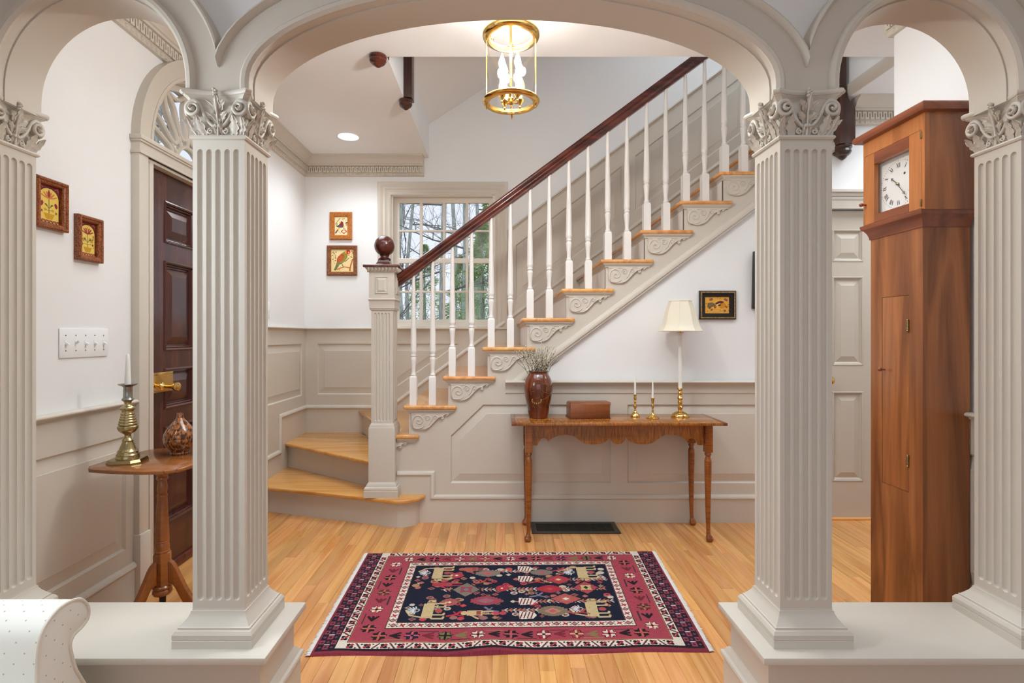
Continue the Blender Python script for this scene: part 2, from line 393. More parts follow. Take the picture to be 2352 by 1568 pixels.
# opening edge trim on the near-right fascia
m = MB(); m.sweep([(-3.41, CEIL + .085), (-HY0 - .005, CEIL + .085)], [(0, 0), (0, .004), (-.012, .012), (-.03, .016), (-.06, .014), (-.072, .006), (-.084, .004), (-.085, 0)], FXR(HX1))
struct(m.build('trim_opening', PAINT))

# walls
DY0, DY1, DZ, YC, ZSP, RF = 2.495, 3.415, 2.06, 2.955, 2.12, .50
lune = arc(YC, ZSP, RF, 0, 180, 28)
m = MB(); m.plate([(-3, 0), (DY0, 0), (DY0, DZ), (DY1, DZ), (DY1, 0), (4.7, 0), (4.7, CEIL), (-3, CEIL)], [lune], FXL(XL), -.16, 0)
struct(m.build('wall_left', WHITE))
WX0, WX1, WZ0, WZ1 = WX(898, YB), WX(1137, YB), WZ(750, YB), WZ(448, YB)
struct(MB().plate(rect(-1.85, 3.6, 0, 4.7), [rect(WX0, WX1, WZ0, WZ1)], FY(YB), -.16, 0).build('wall_back', WHITE))
D2X0, D2X1 = 2.08, 2.84
m = MB(); m.plate([(-.56, 0), (D2X0, 0), (D2X0, 2.04), (D2X1, 2.04), (D2X1, 0), (4, 0), (4, CEIL), (HX1, CEIL), (HX1, slope_z(HX1) - .03), (-.56, slope_z(-.56) - .03)], [], FY(3.49), 0, .08)
struct(m.build('wall_under_stair', WHITE))
struct(MB().box(XR, XR + .14, -3, 2.39, 0, CEIL).build('wall_right', WHITE))
struct(MB().box(XR + .14, 4, 2.25, 2.39, 0, CEIL).build('wall_hall_near', WHITE))
struct(MB().box(3.9, 4, 2.39, 3.41, 0, CEIL).build('wall_hall_light_stop', WHITE))  # unseen end wall, added to close the hall against stray light

# ---------------------------------------------------------------- arcade wall
YA0, YA1 = 1.52, 1.671; ZS = 1.945
cols = (-1.5615, -.8205, .8885, 1.5905); CW = .0755
A = [((cols[0] + cols[1]) / 2, (cols[1] - cols[0]) / 2 - CW + -.012, None), ((cols[1] + cols[2]) / 2, (cols[2] - cols[1]) / 2 - CW - .012, .278), ((cols[2] + cols[3]) / 2, (cols[3] - cols[2]) / 2 - CW - .012, None)]
def arch(cx, a, b, off, n=36):
    b = a if b is None else b; out = []
    for i in range(n + 1):
        t = pi * i / n; p = Vector((a * math.cos(t), b * math.sin(t))); nn = Vector((math.cos(t) / a, math.sin(t) / b)).normalized()
        out.append((cx + p.x + nn.x * off, ZS + p.y + nn.y * off))
    return out
Z0 = 1.905
out = [(-1.69, CEIL), (-1.69, Z0)]
for cx, a, b in A:
    P = arch(cx, a, b, 0)[::-1]; out += [(P[0][0], Z0)] + P + [(P[-1][0], Z0)]
out += [(XR, Z0), (XR, CEIL)]
ar = struct(MB().plate(out[::-1], [], FY(YA1), 0, .121).build('wall_arcade', WHITE))
AW = .1065
for i, (cx, a, b) in enumerate(A):
    lo, hi = cols[i], cols[i + 1]
    P = arch(cx, a, b, 0); Q = arch(cx, a, b, AW)
    ov = .003 if i == 1 else 0; lo_, hi_ = lo - ov, hi + ov
    Qc = [(min(max(q[0], lo_), hi_), q[1]) for q in Q]
    poly = [(P[0][0], Z0)] + P + [(P[-1][0], Z0)] + [(lo_, Z0)] + Qc[::-1] + [(hi_, Z0)]
    v = MB().plate(poly, [], FY(YA1), .121, .151 + ov * .12).build('archivolt', PAINT, ar)
    keep = [q for q in Q if lo - .03 < q[0] < hi + .03 and q[1] > ZS + .01]
    hm = MB().sweep(keep, [(-.001, -.03), (-.001, .016), (.002, .021), (.007, .0225), (.011, .015), (.0145, .009), (.0165, .002), (.0165, -.03)], FY(YA1 - .149))
    hm = clip_mb(clip_mb(hm, (lo + .0002, 0, 0), (-1, 0, 0)), (hi - .0002, 0, 0), (1, 0, 0)); hm.build('hood_moulding', PAINT, v)
    Pin = [(P[0][0], Z0)] + P + [(P[-1][0], Z0)]
    MB().sweep(Pin, [(-.001, -.004), (.004, .010), (-.004, .019), (-.014, .020), (-.022, .012), (-.024, .004), (-.024, -.004)], FY(YA1 - .149)).build('edge_bead', PAINT, v)
    # painted lining of the soffit
    ln = [(P[0][0], Z0)] + P + [(P[-1][0], Z0)]
    MB().sweep(ln, [(0, 0), (.004, 0), (.004, .123), (0, .123)], FY(YA1 + .001)).build('soffit_lining', PAINT, v)

# ---------------------------------------------------------------- crown moulding with fret band
CROWN = [(0, 2.578), (.018, 2.580), (.022, 2.586), (.022, 2.600), (.026, 2.604), (.026, 2.656), (.044, 2.660), (.046, 2.672), (.054, 2.676), (.056, 2.684), (.062, 2.690), (.070, 2.708), (.088, 2.722), (.100, 2.728), (.104, 2.739), (0, 2.739)]
def crown(name, path, segs):
    o = struct(MB().sweep(path, CROWN, FZ(0)).build(name, PAINT, base=True))
    m = MB(); e = MB()
    for (a, b, nrm) in segs:          # straight runs: from a to b, outward normal
        a = Vector(a + (0,)); b = Vector(b + (0,)); L = (b - a).length
        fr = frame(a + Vector(nrm + (0,)) * .026, b - a, (0, 0, 1))
        if fr[3].dot(Vector(nrm + (0,))) < 0: fr = (fr[0], fr[1], fr[2], -fr[3])
        p = .0166; n = int(L / p)
        for i in range(n):
            u = (i + .2) * p
            m.box(u, u + .0106, 2.606, 2.655, 0, .011, fr)
            if i < n - 1:
                z0, z1 = ((2.642, 2.655) if i % 2 else (2.606, 2.619))
                m.box(u + .0106, u + p, z0, z1, 0, .011, fr)
        for i in range(int(L / .034)):
            q = (fr[0] + fr[1] * ((i + .5) * .034) + fr[2] * 2.592 - fr[3] * .006, fr[1], fr[2], fr[3])
            e.bump(q, .012, .010, .010)
    m.build('fret_band', PAINT, o); e.build('egg_band', PAINT, o)
    return o
crown('trim_crown_left', [(-.66, YB), (XL, YB), (XL, 1.69)], [((XL, 1.70), (XL, YB - .03), (1, 0)), ((XL + .03, YB), (-.665, YB), (0, -1))])
crown('trim_crown_right', [(XR, 1.69), (XR, 2.39), (3.85, 2.39)], [((XR, 1.70), (XR, 2.41), (-1, 0))])
crown('trim_crown_hall', [(3.85, 3.41), (2.28, 3.41)], [((2.285, 3.41), (3.3, 3.41), (0, -1))])

# ---------------------------------------------------------------- wainscot
RAIL = [(0, 0), (0, .006), (-.002, .03), (.002, .036), (.010, .038), (.017, .034), (.019, .02), (.019, 0)]     # nosing: (up, out)
def chair_rail(name, path, fr, parent=None, proud=.014):
    """path runs along the top of the rail in the wall plane; bands step down below it"""
    sh = lambda o, prof: [(-(o) + a, proud + b) for a, b in prof]
    m = MB()
    m.sweep(path, [(.0, 0), (.0, .029), (-.0015, .0345), (-.005, .039), (-.0095, .0402), (-.014, .038), (-.017, .032), (-.018, .024), (-.026, .020), (-.028, .012), (-.034, .010), (-.036, .006), (-.080, .006), (-.084, .003), (-.088, .001), (-.09, 0)], fr)
    o = m.build(name, PAINT, parent)
    return o
PD = .014
def wainscot(name, outer, panels, fr, bev=.045, parent=None):
    o = MB().plate(outer, panels, fr, 0, PD).build(name, PAINT, parent)
    if not parent: struct(o)
    f2 = (fr[0] + fr[3] * PD, fr[1], fr[2], fr[3])
    for p in panels: raised_panel(f2, p, PAINT, o, .010, bev, stepd=.001)
    return o
BASECAP = [(0, 0), (0, .007), (-.006, .011), (-.012, .016), (-.022, .018), (-.030, .014), (-.034, .009), (-.036, .008), (-.036, 0)]
# back wall: level left part then raked
rk = lambda x: 2.149 + .754 * (x - .105)
bk = lambda x: .658 + .742 * (x + .887)
# left wall, near the arcade
fl_ = FXL(XL)
wl = wainscot('trim_wainscot_left', rect(1.69, 2.386, 0, .905), [rect(1.74, 2.335, .252, .76)], fl_)
struct(chair_rail('trim_chair_rail_left', [(1.69, .918), (2.3855, .918)], fl_))
f2 = frame((XL + PD, 0, 0), (0, 1, 0), (0, 0, 1))
m = MB(); m.box(1.69, 2.386, 0, .15, 0, .008, f2); m.sweep([(1.69, .180), (2.386, .180)], BASECAP, f2)
struct(m.build('baseboard_left', PAINT))
# left wall beyond the front door, stepping with the winders
wl2 = wainscot('trim_wainscot_landing', rect(3.525, YB, 0, 1.265), [rect(3.62, 4.41, .703, 1.139)], fl_)
struct(chair_rail('trim_chair_rail_landing', [(3.525, 1.278), (YB, 1.278)], fl_))
m = MB(); m.plate([(3.525, 0), (YB, 0), (YB, .60), (3.95, .60), (3.95, .33), (3.525, .33)], [], f2, 0, .006)
m.sweep([(3.525, .345), (3.936, .345), (3.936, .612), (YB, .612)], BASECAP, f2)
struct(m.build('baseboard_landing', PAINT))
# back wall
fb = FY(YB)
top = [(2.4, rk(2.4) - .02), (.06, rk(.06) - .02), (.06, 1.265), (XL, 1.265)]
p1 = [(-1.577, .703), (-.99, .703), (-.357, 1.139), (-1.577, 1.139)]
def para(x0, x1): return [(x0, 1.514 + .742 * (x0 - .13)), (x1, 1.514 + .742 * (x1 - .13)), (x1, 1.987 + .748 * (x1 - .13)), (x0, 1.987 + .748 * (x0 - .13))]
wb_ = wainscot('trim_wainscot_back', [(XL, 0), (2.4, 0)] + top, [p1, para(.13, 1.04), para(1.157, 2.1)], fb)
struct(chair_rail('trim_chair_rail_back', [(XL, 1.278), (.06, 1.278)], fb))
struct(chair_rail('trim_chair_rail_raked', [(.062, rk(.062)), (2.4, rk(2.4))], fb))
f3 = FY(YB - PD)
m = MB(); m.plate([(XL, 0), (2.4, 0), (2.4, bk(2.4) - .02), (-.96, bk(-.96) - .02), (XL, .60)], [], f3, 0, .006)
m.sweep([(XL, .612), (-.955, .612), (2.4, bk(2.4))], BASECAP, f3)
struct(m.build('baseboard_back', PAINT))
# right wall
fr_ = FXR(XR)
wr_ = wainscot('trim_wainscot_right', rect(-2.39, -1.69, 0, .905), [rect(-2.33, -1.74, .252, .76)], fr_)
struct(chair_rail('trim_chair_rail_right', [(-2.39, .918), (-1.69, .918)], fr_))
m = MB(); m.box(-2.39, -1.69, 0, .15, 0, .008, frame((XR - PD, 0, 0), (0, -1, 0), (0, 0, 1))); m.sweep([(-2.39, .18), (-1.69, .18)], BASECAP, frame((XR - PD, 0, 0), (0, -1, 0), (0, 0, 1)))
struct(m.build('baseboard_right', PAINT))

# ---------------------------------------------------------------- back window (double hung, 4x2 over 4x2)
SASHP = paint('window_paint', (226, 218, 206), .4, .4, 0)
wn_ = bpy.data.objects.new('window_1', None); COL.objects.link(wn_); wn_.location = ((WX0 + WX1) / 2, YB, WZ0); struct(wn_)
YW = YB + .075
sx0, sx1 = WX(905, YW), WX(1133, YW)
cols_ = [(917.8, 964.5), (971, 1017.6), (1023, 1070), (1076, 1123)]
rows_ = [(467, 528.6), (533, 593.5)], [(605, 668), (672.6, 734)]
fw = FY(YW)
for nm, rw, zt, zb, d in (('upper_sash', rows_[0], WZ(455, YW), WZ(600, YW), .0), ('lower_sash', rows_[1], WZ(594.5, YW), WZ(748, YW), .008)):
    holes = [rect(WX(c0, YW), WX(c1, YW), WZ(r1, YW), WZ(r0, YW)) for c0, c1 in cols_ for r0, r1 in rw]
    s = MB().plate(rect(sx0, sx1, zb, zt), holes, fw, d - .012, d + .012).build(nm, SASHP, wn_, bevel=.003, bseg=1)
    for h in holes: MB().box(h[0][0] - .003, h[1][0] + .003, h[0][1] - .003, h[2][1] + .003, d - .003, d + .001, fw).build('pane', GLASS, s)
m = MB(); m.plate(rect(WX0, WX1, WZ0, WZ1), [rect(sx0 + .004, sx1 - .004, WZ0 + .012, WZ(455, YW) - .004)], FY(YB), -.10, -.002)
m.build('jamb', SASHP, wn_)
CAS = [(0, 0), (0, .014), (.012, .018), (.020, .013), (.042, .016), (.050, .022), (.062, .018), (.078, .024), (.090, .032), (.104, .034), (.108, .028), (.108, 0)]
m = MB(); m.sweep([(WX0, 1.279), (WX0, WZ1), (WX1, WZ1), (WX1, 1.279)], CAS, FY(YB))
m.build('casing', PAINT, wn_)
MB().box(WX0 - .0, WX1 + .0, 1.27, 1.292, -.06, .03, FY(YB)).build('sill', SASHP, wn_, bevel=.004)

# ---------------------------------------------------------------- arcade pedestals
def half_wall(x0, x1, end, label):
    e = 1 if end == 'right' else -1
    t = thing('half_wall', label, 'half wall', ((x0 + x1) / 2, 1.596, 0), 'half walls under the arcade')
    bx = (x0, x1 - .03) if e > 0 else (x0 + .03, x1)
    MB().box(bx[0], bx[1], 1.475, 1.717, 0, .302).build('body', PAINT, t)
    MB().box(x0, x1, 1.44, 1.745, .300, .320).build('cap', PAINT, t, bevel=.002)
    path = [(bx[0], 1.475), (bx[1], 1.475), (bx[1], 1.717), (bx[0], 1.717)] if e > 0 else [(bx[1], 1.717), (bx[0], 1.717), (bx[0], 1.475), (bx[1], 1.475)]
    MB().sweep(path, [(0, .284), (-.006, .284), (-.010, .288), (-.012, .294), (-.018, .2995), (0, .2995)], FZ(0)).build('bed_moulding', PAINT, t)
    MB().sweep(path, [(0, 0), (-.016, 0), (-.016, .145), (-.022, .150), (-.026, .158), (-.024, .166), (-.016, .170), (-.012, .178), (-.006, .186), (0, .188)], FZ(0)).build('base_moulding', PAINT, t)
half_wall(XL, -.65, 'right', 'low greige half wall on the left, beside the upholstered armchair')
half_wall(.726, XR, 'left', 'low greige half wall on the right, in front of the tall clock')

# ---------------------------------------------------------------- columns
ZB = .320
def flutes(m, fr, w0, z0, z1, n=5, r=.0098, pitch=.0262, deep=.8, seg=8):
    """flat face of half-width w0 in frame fr (d=0) with n stadium flutes"""
    O, U, V, N = fr; holes = []
    for i in range(n):
        u = (i - (n - 1) / 2) * pitch; st = lambda q: arc(u, z0 + r, q, 180, 360, seg) + arc(u, z1 - r, q, 0, 180, seg)
        holes.append(st(r)); rs = []
        for o in (0, .12, .35, .65, .98):
            q = r * (1 - o); rs.append([O + U * a + V * b - N * (deep * r * math.sqrt(max(0, 1 - (1 - o) ** 2))) for a, b in st(q)])
        m.rings(rs, True, False, True)
    return holes
def face_plate(m, outer, holes, fr):
    O, U, V, N = fr; loops = [outer] + holes; flat = [p for l in loops for p in l]
    tri = tessellate_polygon([[Vector((p[0], p[1], 0)) for p in l] for l in loops])
    m.add([O + U * p[0] + V * p[1] for p in flat], [tuple(t) for t in tri])
SH0, SH1 = .095, 1.462           # shaft heights above the cap
def shaft_mb():
    m = MB()
    for k in range(4):
        a = k * pi / 2; U = Vector((math.cos(a), math.sin(a), 0)); fr = frame((math.sin(a) * CW, -math.cos(a) * CW, 0), U, (0, 0, 1))
        h = flutes(m, fr, CW, SH0 + .024, SH1 - .030)
        face_plate(m, rect(-CW, CW, SH0, SH1), h, fr)
    return m
def spiral(cx, cz, r0, a0, turns, sgn, n=30, r1=.15):
    return [(cx + r0 * (1 - (1 - r1) * i / n) * math.cos(R(a0) + sgn * 2 * pi * turns * i / n), cz + r0 * (1 - (1 - r1) * i / n) * math.sin(R(a0) + sgn * 2 * pi * turns * i / n)) for i in range(n + 1)]
def leaf(m, fr, base, tip, w, bow, curl, thick=.0032, lobes=3, lean=0):
    """lobed acanthus blade in face frame from base (u,v) to tip, lifting off the face"""
    O, U, V, N = fr; n = 20; rs = []
    b = Vector(base); t = Vector(tip); ax = (t - b); pr = Vector((-ax.y, ax.x)).normalized()
    for i in range(n + 1):
        s_ = i / n; c = b + ax * s_ + pr * (lean * math.sin(pi * s_)); env = math.sin(pi * min(1, s_ * .86 + .07)) ** .6
        ph = (lobes * s_ * 1.02) % 1.0; lb = .62 + .38 * math.sin(pi * (ph ** .7)); ww = w * 1.35 * env * lb * (1 - .35 * s_)
        if i == n: ww = w * .12
        d = bow * math.sin(pi * s_ * .62) + curl * s_ ** 3; rip = .0016 * math.sin(pi * ph)
        P = lambda q, dd: O + U * q.x + V * q.y + N * dd
        rs.append([P(c, d + thick * 1.1), P(c + pr * ww * .45, d + thick * .35 - rip), P(c + pr * ww, d + thick * .5), P(c + pr * ww * .9, d - thick), P(c, d - thick * 1.3), P(c - pr * ww * .9, d - thick), P(c - pr * ww, d + thick * .5), P(c - pr * ww * .45, d + thick * .35 - rip)])
    m.rings(rs)
def abacus_mb():
    m = MB(); rs = []
    def ring(h, mid, z):
        pts = []; ch = .012
        for k in range(4):
            a = k * pi / 2; c, s = math.cos(a), math.sin(a); L = []
            for i in range(9):
                u = -1 + 2 * i / 8; q = (u * (h - ch), -(mid + (h - mid) * abs(u) ** 2.0))
                L.append((q[0] * c - q[1] * s, q[0] * s + q[1] * c, z))
            pts += L
        return pts
    for h, mid, z in ((.080, .064, .086), (.0885, .068, .0875), (.0895, .069, .097), (.0865, .066, .099), (.0875, .067, .103), (.0915, .071, .109), (.097, .0765, .1125), (.097, .0765, .1145), (.1005, .080, .1155), (.1035, .083, .119), (.1045, .084, .123), (.1030, .0825, .1275), (.0990, .079, .130)): rs.append(ring(h, mid, z))
    return m.rings(rs)
def capital_face(m, a):
    U = Vector((math.cos(a), math.sin(a), 0)); fr = frame((math.sin(a) * .072, -math.cos(a) * .072, 0), U, (0, 0, 1))
    O, U, V, N = fr; P = lambda u, v, d: O + U * u + V * v + N * d
    vol = MB(); lf = MB()
    for sg in (-1, 1):
        ctl = [(.010, .026), (.024, .036), (.040, .062), (.052, .088), (.062, .098)]
        st = smooth(ctl, 5)
        sp = spiral(.0655, .0745, .0240, 98, 1.75, -1, 40, .10)
        full = st[:-1] + sp; n = len(full); pts = []; rad = []
        for i, (u, v) in enumerate(full):
            s = i / n; d = .004 + .012 * min(1, s * 2.2) + (.010 * max(0, s - .45) / .55)
            pts.append(P(sg * u, v, d)); q = .0046 + .0018 * math.sin(pi * min(1, s * 1.6)); q = q * (1 if s < .6 else 1 - .35 * (s - .6) / .4)
            rad.append((.006, q))
        vol.tube(pts, rad, 8, ref=N)
        vol.bump((P(sg * .0655, .0745, .017), U, V, N), .0062, .0062, .006)
        # plate behind the spiral so that it reads as a solid scroll
        vol.rings([[P(sg * .0655 + .021 * math.cos(2 * pi * j / 16), .0745 + .021 * math.sin(2 * pi * j / 16), d) for j in range(16)] for d in (-.004, .013)])
        leaf(lf, fr, (sg * .040, 0), (sg * .052, .052), .013, .012, .016, lean=-sg * .004)
        leaf(lf, fr, (sg * .062, 0), (sg * .078, .046), .010, .010, .022, lean=-sg * .003)
        leaf(lf, fr, (sg * .004, .036), (sg * .030, .064), .009, .010, .008, lean=sg * .005)
        leaf(lf, fr, (sg * .003, .062), (sg * .027, .096), .009, .014, .010, lean=sg * .006)
        leaf(lf, fr, (sg * .008, .050), (sg * .026, .050), .006, .010, .006)
        q = spiral(sg * .022, .012, .0085, 90 if sg < 0 else 90, 1.3, -sg, 16, .2); lf.tube([P(u, v, .007) for u, v in q], .0026, 6)
        leaf(lf, fr, (sg * .006, 0), (sg * .010, .030), .006, .006, .006)
        for t in range(3): lf.bump((P(sg * (.0035 + .002 * t), .026 + .003 * (t % 2), .010), U, V, N), .004, .004, .006)
    lf.tube([P(0, .0, .006), P(.001, .03, .008), P(0, .06, .012), P(0, .095, .020)], [.004, .003, .003, .0035], 6)
    leaf(lf, fr, (0, .058), (.001, .112), .010, .018, .010)
    for t in range(6): lf.bump((P((-1) ** t * .0028, .106 + t * .0042, .018 + .001 * t), U, V, N), .0050, .0050, .0075, 10)
    return vol, lf
COLPROTO = {}
def column(x, label):
    t = thing('column', label, 'column', (x, 1.5955, ZB), 'fluted columns of the arcade')
    if not COLPROTO:
        b = MB().sqlathe([(.1135, 0), (.1135, .022), (.112, .023), (.1135, .026), (.1135, .038), (.108, .047), (.103, .049), (.103, .054), (.099, .056), (.094, .062), (.085, .074), (.080, .084), (.079, .090), (CW + .001, .0905), (CW, SH0 + .001), (.01, SH0 + .001)], XYZ)
        COLPROTO['base'] = b.build('base', PAINT, t, local=True, ang=20)
        COLPROTO['shaft'] = shaft_mb().build('shaft', PAINT, t, local=True, ang=30)
        n = MB().sqlathe([(CW, 0), (.080, .002), (.083, .007), (.081, .012), (.077, .014), (.02, .014)], (Vector((0, 0, SH1 - .004)), Vector((1, 0, 0)), Vector((0, 1, 0)), Vector((0, 0, 1))))
        COLPROTO['necking'] = n.build('necking', PAINT, t, local=True)
        bell = MB().sqlathe([(.072, 0), (.0725, .03), (.075, .06), (.080, .085), (.070, .1), (.06, .125)], XYZ)
        c = bell.build('capital', PAINT, t, local=True); c.location = (0, 0, SH1 + .008); COLPROTO['capital'] = c
        kids = [abacus_mb().build('abacus', PAINT, c, local=True, ang=28)]
        for k in range(4):
            v, l = capital_face(None, k * pi / 2)
            kids.append(v.build('volute_pair', PAINT, c, local=True, ang=55)); kids.append(l.build('acanthus_spray', PAINT, c, local=True, ang=70))
        COLPROTO['kids'] = kids
    else:
        for nm in ('base', 'shaft', 'necking', 'capital'):
            o = inst(COLPROTO[nm], nm); o.parent = t
            if nm == 'capital':
                for kd in COLPROTO['kids']:
                    q = inst(kd, kd.name.split('.')[0]); q.parent = o
    return t
column(cols[1], 'fluted square column left of the central arch, beside the candlestand')
column(cols[0], 'leftmost fluted column, cut by the left edge behind the armchair')
column(cols[2], 'fluted square column right of the central arch, left of the tall clock')
column(cols[3], 'rightmost fluted column, cut by the right edge beside the tall clock')
# ================================================================ FRONT DOOR
d1 = bpy.data.objects.new('door_1', None); COL.objects.link(d1); d1.location = (XL, YC, 0); struct(d1)
XD = -1.70
fd = FXL(XD)
pz = [(.257, .744), (.838, 1.04), (1.134, 1.586), (1.681, 1.889)]
holes = [rect(a, b, z0, z1) for a, b in ((2.642, 2.900), (3.012, 3.272)) for z0, z1 in pz]
leaf_ = MB().plate(rect(DY0 + .006, DY1 - .006, .045, DZ - .006), holes, fd, -.045, 0).build('leaf', MAHOG, d1)
STICK = [(0, 0), (0, .004), (-.006, .008), (-.012, .006), (-.016, .001), (-.020, -.006), (-.022, -.014), (0, -.014)]
for h in holes:
    raised_panel(fd, inset(h, .016), MAHOG, leaf_, .020, .036, 'raised_panel', .006)
    MB().sweep(h, [(o_, d_) for o_, d_ in ((-.004, 0), (-.002, .005), (.004, .007), (.010, .003), (.014, -.004), (.019, -.016), (-.004, -.016))], fd, True).build('panel_moulding', MAHOG, leaf_, ang=20)
MB().box(DY0, DY1, 0, .045, -.10, .015, fd).build('threshold', MAHOGZ, d1, bevel=.004)
# rim lock with knob
lk = MB().box(2.507, 2.672, .930, 1.028, 0, .026, fd).build('rim_lock', BRASS, d1, bevel=.002)
lp = MB(); lp.box(2.500, 2.520, .928, 1.030, 0, .029, fd); lp.build('lock_strike', BRASS, lk, bevel=.002)
for y_, z_ in ((2.529, 1.018), (2.529, .940), (2.541, 1.018), (2.541, .940), (2.663, 1.018)): MB().bump((Vector((XD + .026, y_, z_)), Vector((0, 1, 0)), Vector((0, 0, 1)), Vector((1, 0, 0))), .004, .004, .003).build('screw', PEWTER, lk)
kf = (Vector((XD + .026, 2.585, .957)), Vector((0, 1, 0)), Vector((0, 0, 1)), Vector((1, 0, 0)))
MB().lathe([(.019, 0), (.019, .003), (.014, .008), (.009, .012), (.008, .020), (.0085, .042), (.011, .050), (.013, .056), (.019, .060), (.022, .067), (.0225, .074), (.020, .081), (.012, .087), (.002, .089)], seg=20, fr=kf).build('knob', BRASS, lk)
# pilasters, entablature, arched architrave and jamb
def left_box(m, y0, y1, z0, z1, p0, p1): m.box(y0, y1, z0, z1, p0, p1, FXL(XL))
for y0, y1, s in ((2.386, 2.448, 1), (3.462, 3.524, -1)):
    m = MB(); left_box(m, y0, y1, 0, 2.045, 0, .040); m.build('pilaster', PAINT, d1, bevel=.001)
    m = MB(); left_box(m, y0 - .005, y1 + .005, 0, .30, 0, .048); m.build('pilaster_plinth', PAINT, d1, bevel=.002)
    a, b = (y1, y1 + .05) if s > 0 else (y0 - .05, y0)
    m = MB(); left_box(m, min(a, b), max(a, b), 0, 2.04, -.02, .026); left_box(m, min(a, b) + (.022 if s > 0 else 0), max(a, b) - (0 if s > 0 else .022), 0, 2.04, .02, .031); m.build('jamb_moulding', PAINT, d1, bevel=.001)
m = MB(); left_box(m, 2.386, 3.524, 2.045, 2.125, -.10, .042); left_box(m, 2.382, 3.528, 2.045, 2.058, 0, .048); left_box(m, 2.376, 3.534, 2.108, 2.128, 0, .056); left_box(m, 2.380, 3.530, 2.098, 2.108, 0, .050)
m.build('entablature', PAINT, d1, bevel=.002)
m = MB(); left_box(m, 2.45, 3.46, 2.03, 2.048, -.02, .030); m.build('head_moulding', PAINT, d1, bevel=.002)
ring = lambda r0, r1: arc(YC, ZSP, r1, 0, 180, 40) + arc(YC, ZSP, r0, 180, 0, 40)
m = MB(); m.plate(ring(.475, .569), [], FXL(XL), -.02, .040); m.plate(ring(.549, .571), [], FXL(XL), .040, .046); m.plate(ring(.475, .490), [], FXL(XL), .040, .044)
m.build('architrave', PAINT, d1)
m = MB(); m.plate(ring(.462, .503), [], FXL(XL), -.16, -.004); m.box(YC - .5, YC + .5, ZSP - .01, ZSP + .012, -.16, .0, FXL(XL)); m.build('fanlight_reveal', PAINT, d1)
# fanlight: tracery bars and glass
w2 = bpy.data.objects.new('window_2', None); COL.objects.link(w2); w2.location = (XL - .1, YC, ZSP); struct(w2)
FT = FXL(XL - .085)
m = MB(); m.plate(arc(YC, ZSP, .47, 0, 180, 36) + arc(YC, ZSP, .43, 180, 0, 36), [], FT, -.018, .018); m.box(YC - .46, YC + .46, ZSP + .01, ZSP + .045, -.018, .018, FT); m.build('sash', SASHP, w2)
q = MB(); BAR = [(-.011, -.012), (-.011, .010), (-.005, .018), (.005, .018), (.011, .010), (.011, -.012)]
nb_ = [0]
def barpath(p): nb_[0] += 1; e_ = .00025 * nb_[0]; q.sweep(p, [(a_, b_ - e_) for a_, b_ in BAR], FT)
pol = lambda r, a: (YC + r * math.cos(R(a)), ZSP + .035 + r * math.sin(R(a)))
barpath([pol(.11, a) for a in range(0, 181, 9)])
angs = [0, 30, 60, 90, 120, 150, 180]
for a0, a1 in zip(angs[:-1], angs[1:]):
    mid = (a0 + a1) / 2
    for s in (-1, 1):      # petals: two bowed sides meeting at rim and rounded at the hub
        barpath(smooth([pol(.43, mid + s * 16), pol(.33, mid + s * 9), pol(.25, mid + s * 8.5), pol(.19, mid + s * 9), pol(.155, mid + s * 6), pol(.148, mid)], 4))
    barpath(smooth([pol(.41, mid - 15), pol(.375, mid - 8), pol(.355, mid), pol(.375, mid + 8), pol(.41, mid + 15)], 4))
for a in angs[1:-1]: barpath([pol(.11, a), pol(.17, a)])
q.build('tracery', SASHP, w2)
MB().plate(arc(YC, ZSP, .45, 0, 180, 30), [], FT, -.004, 0).build('pane', GLASS, w2)

# ================================================================ SIX PANEL HALL DOOR
d2 = bpy.data.objects.new('door_2', None); COL.objects.link(d2); d2.location = ((D2X0 + D2X1) / 2, 3.45, 0); struct(d2)
YD = 3.445; f2d = FY(YD)
DOORP = paint('hall_door_paint', (196, 185, 170), .4, .4, 0)
zz = [(WZ(1104, YD), WZ(900, YD)), (WZ(838, YD), WZ(636, YD)), (WZ(600, YD), WZ(528, YD))]
holes = [rect(a, b, z0, z1) for a, b in ((2.190, 2.388), (2.50, 2.70)) for z0, z1 in zz]
lf2 = MB().plate(rect(D2X0 + .004, D2X1 - .004, .012, 2.03), holes, f2d, -.035, 0).build('leaf', DOORP, d2)
for h in holes:
    raised_panel(f2d, inset(h, .010), DOORP, lf2, .012, .030, 'raised_panel', .003)
    MB().sweep(h, [(-.003, 0), (-.001, .003), (.004, .004), (.008, 0), (.012, -.010), (-.003, -.010)], f2d, True).build('panel_moulding', DOORP, lf2, ang=20)
kf = (Vector((2.143, YD, CH - 103 / 1200 * 3.41)), Vector((1, 0, 0)), Vector((0, 0, 1)), Vector((0, -1, 0)))
MB().lathe([(.028, 0), (.028, .004), (.012, .010), (.010, .030), (.018, .036), (.027, .046), (.027, .054), (.018, .062), (.002, .066)], seg=20, fr=kf).build('knob', BRASS, d2)
m = MB(); m.sweep([(D2X0, 0), (D2X0, 2.035), (D2X1, 2.035), (D2X1, 0)], [(0, 0), (0, .012), (.01, .016), (.05, .018), (.06, .026), (.075, .028), (.075, 0)], FY(3.41))
m.box(D2X0 - .08, D2X1 + .08, 2.112, 2.150, 0, .032, FY(3.41)); m.box(D2X0 - .09, D2X1 + .09, 2.135, 2.152, 0, .046, FY(3.41))
m.build('casing', PAINT, d2)
MB().box(D2X0, D2X1, 3.42, 3.49, 0, .012).build('threshold', TREADX, d2, bevel=.003)

# ================================================================ STAIRCASE
stair = thing('staircase', 'white and greige staircase with oak treads and mahogany handrail rising to the right', 'staircase', (0, 3.95, 0))
NK = 14
zk = lambda k: .182 if k == 1 else RISE * k
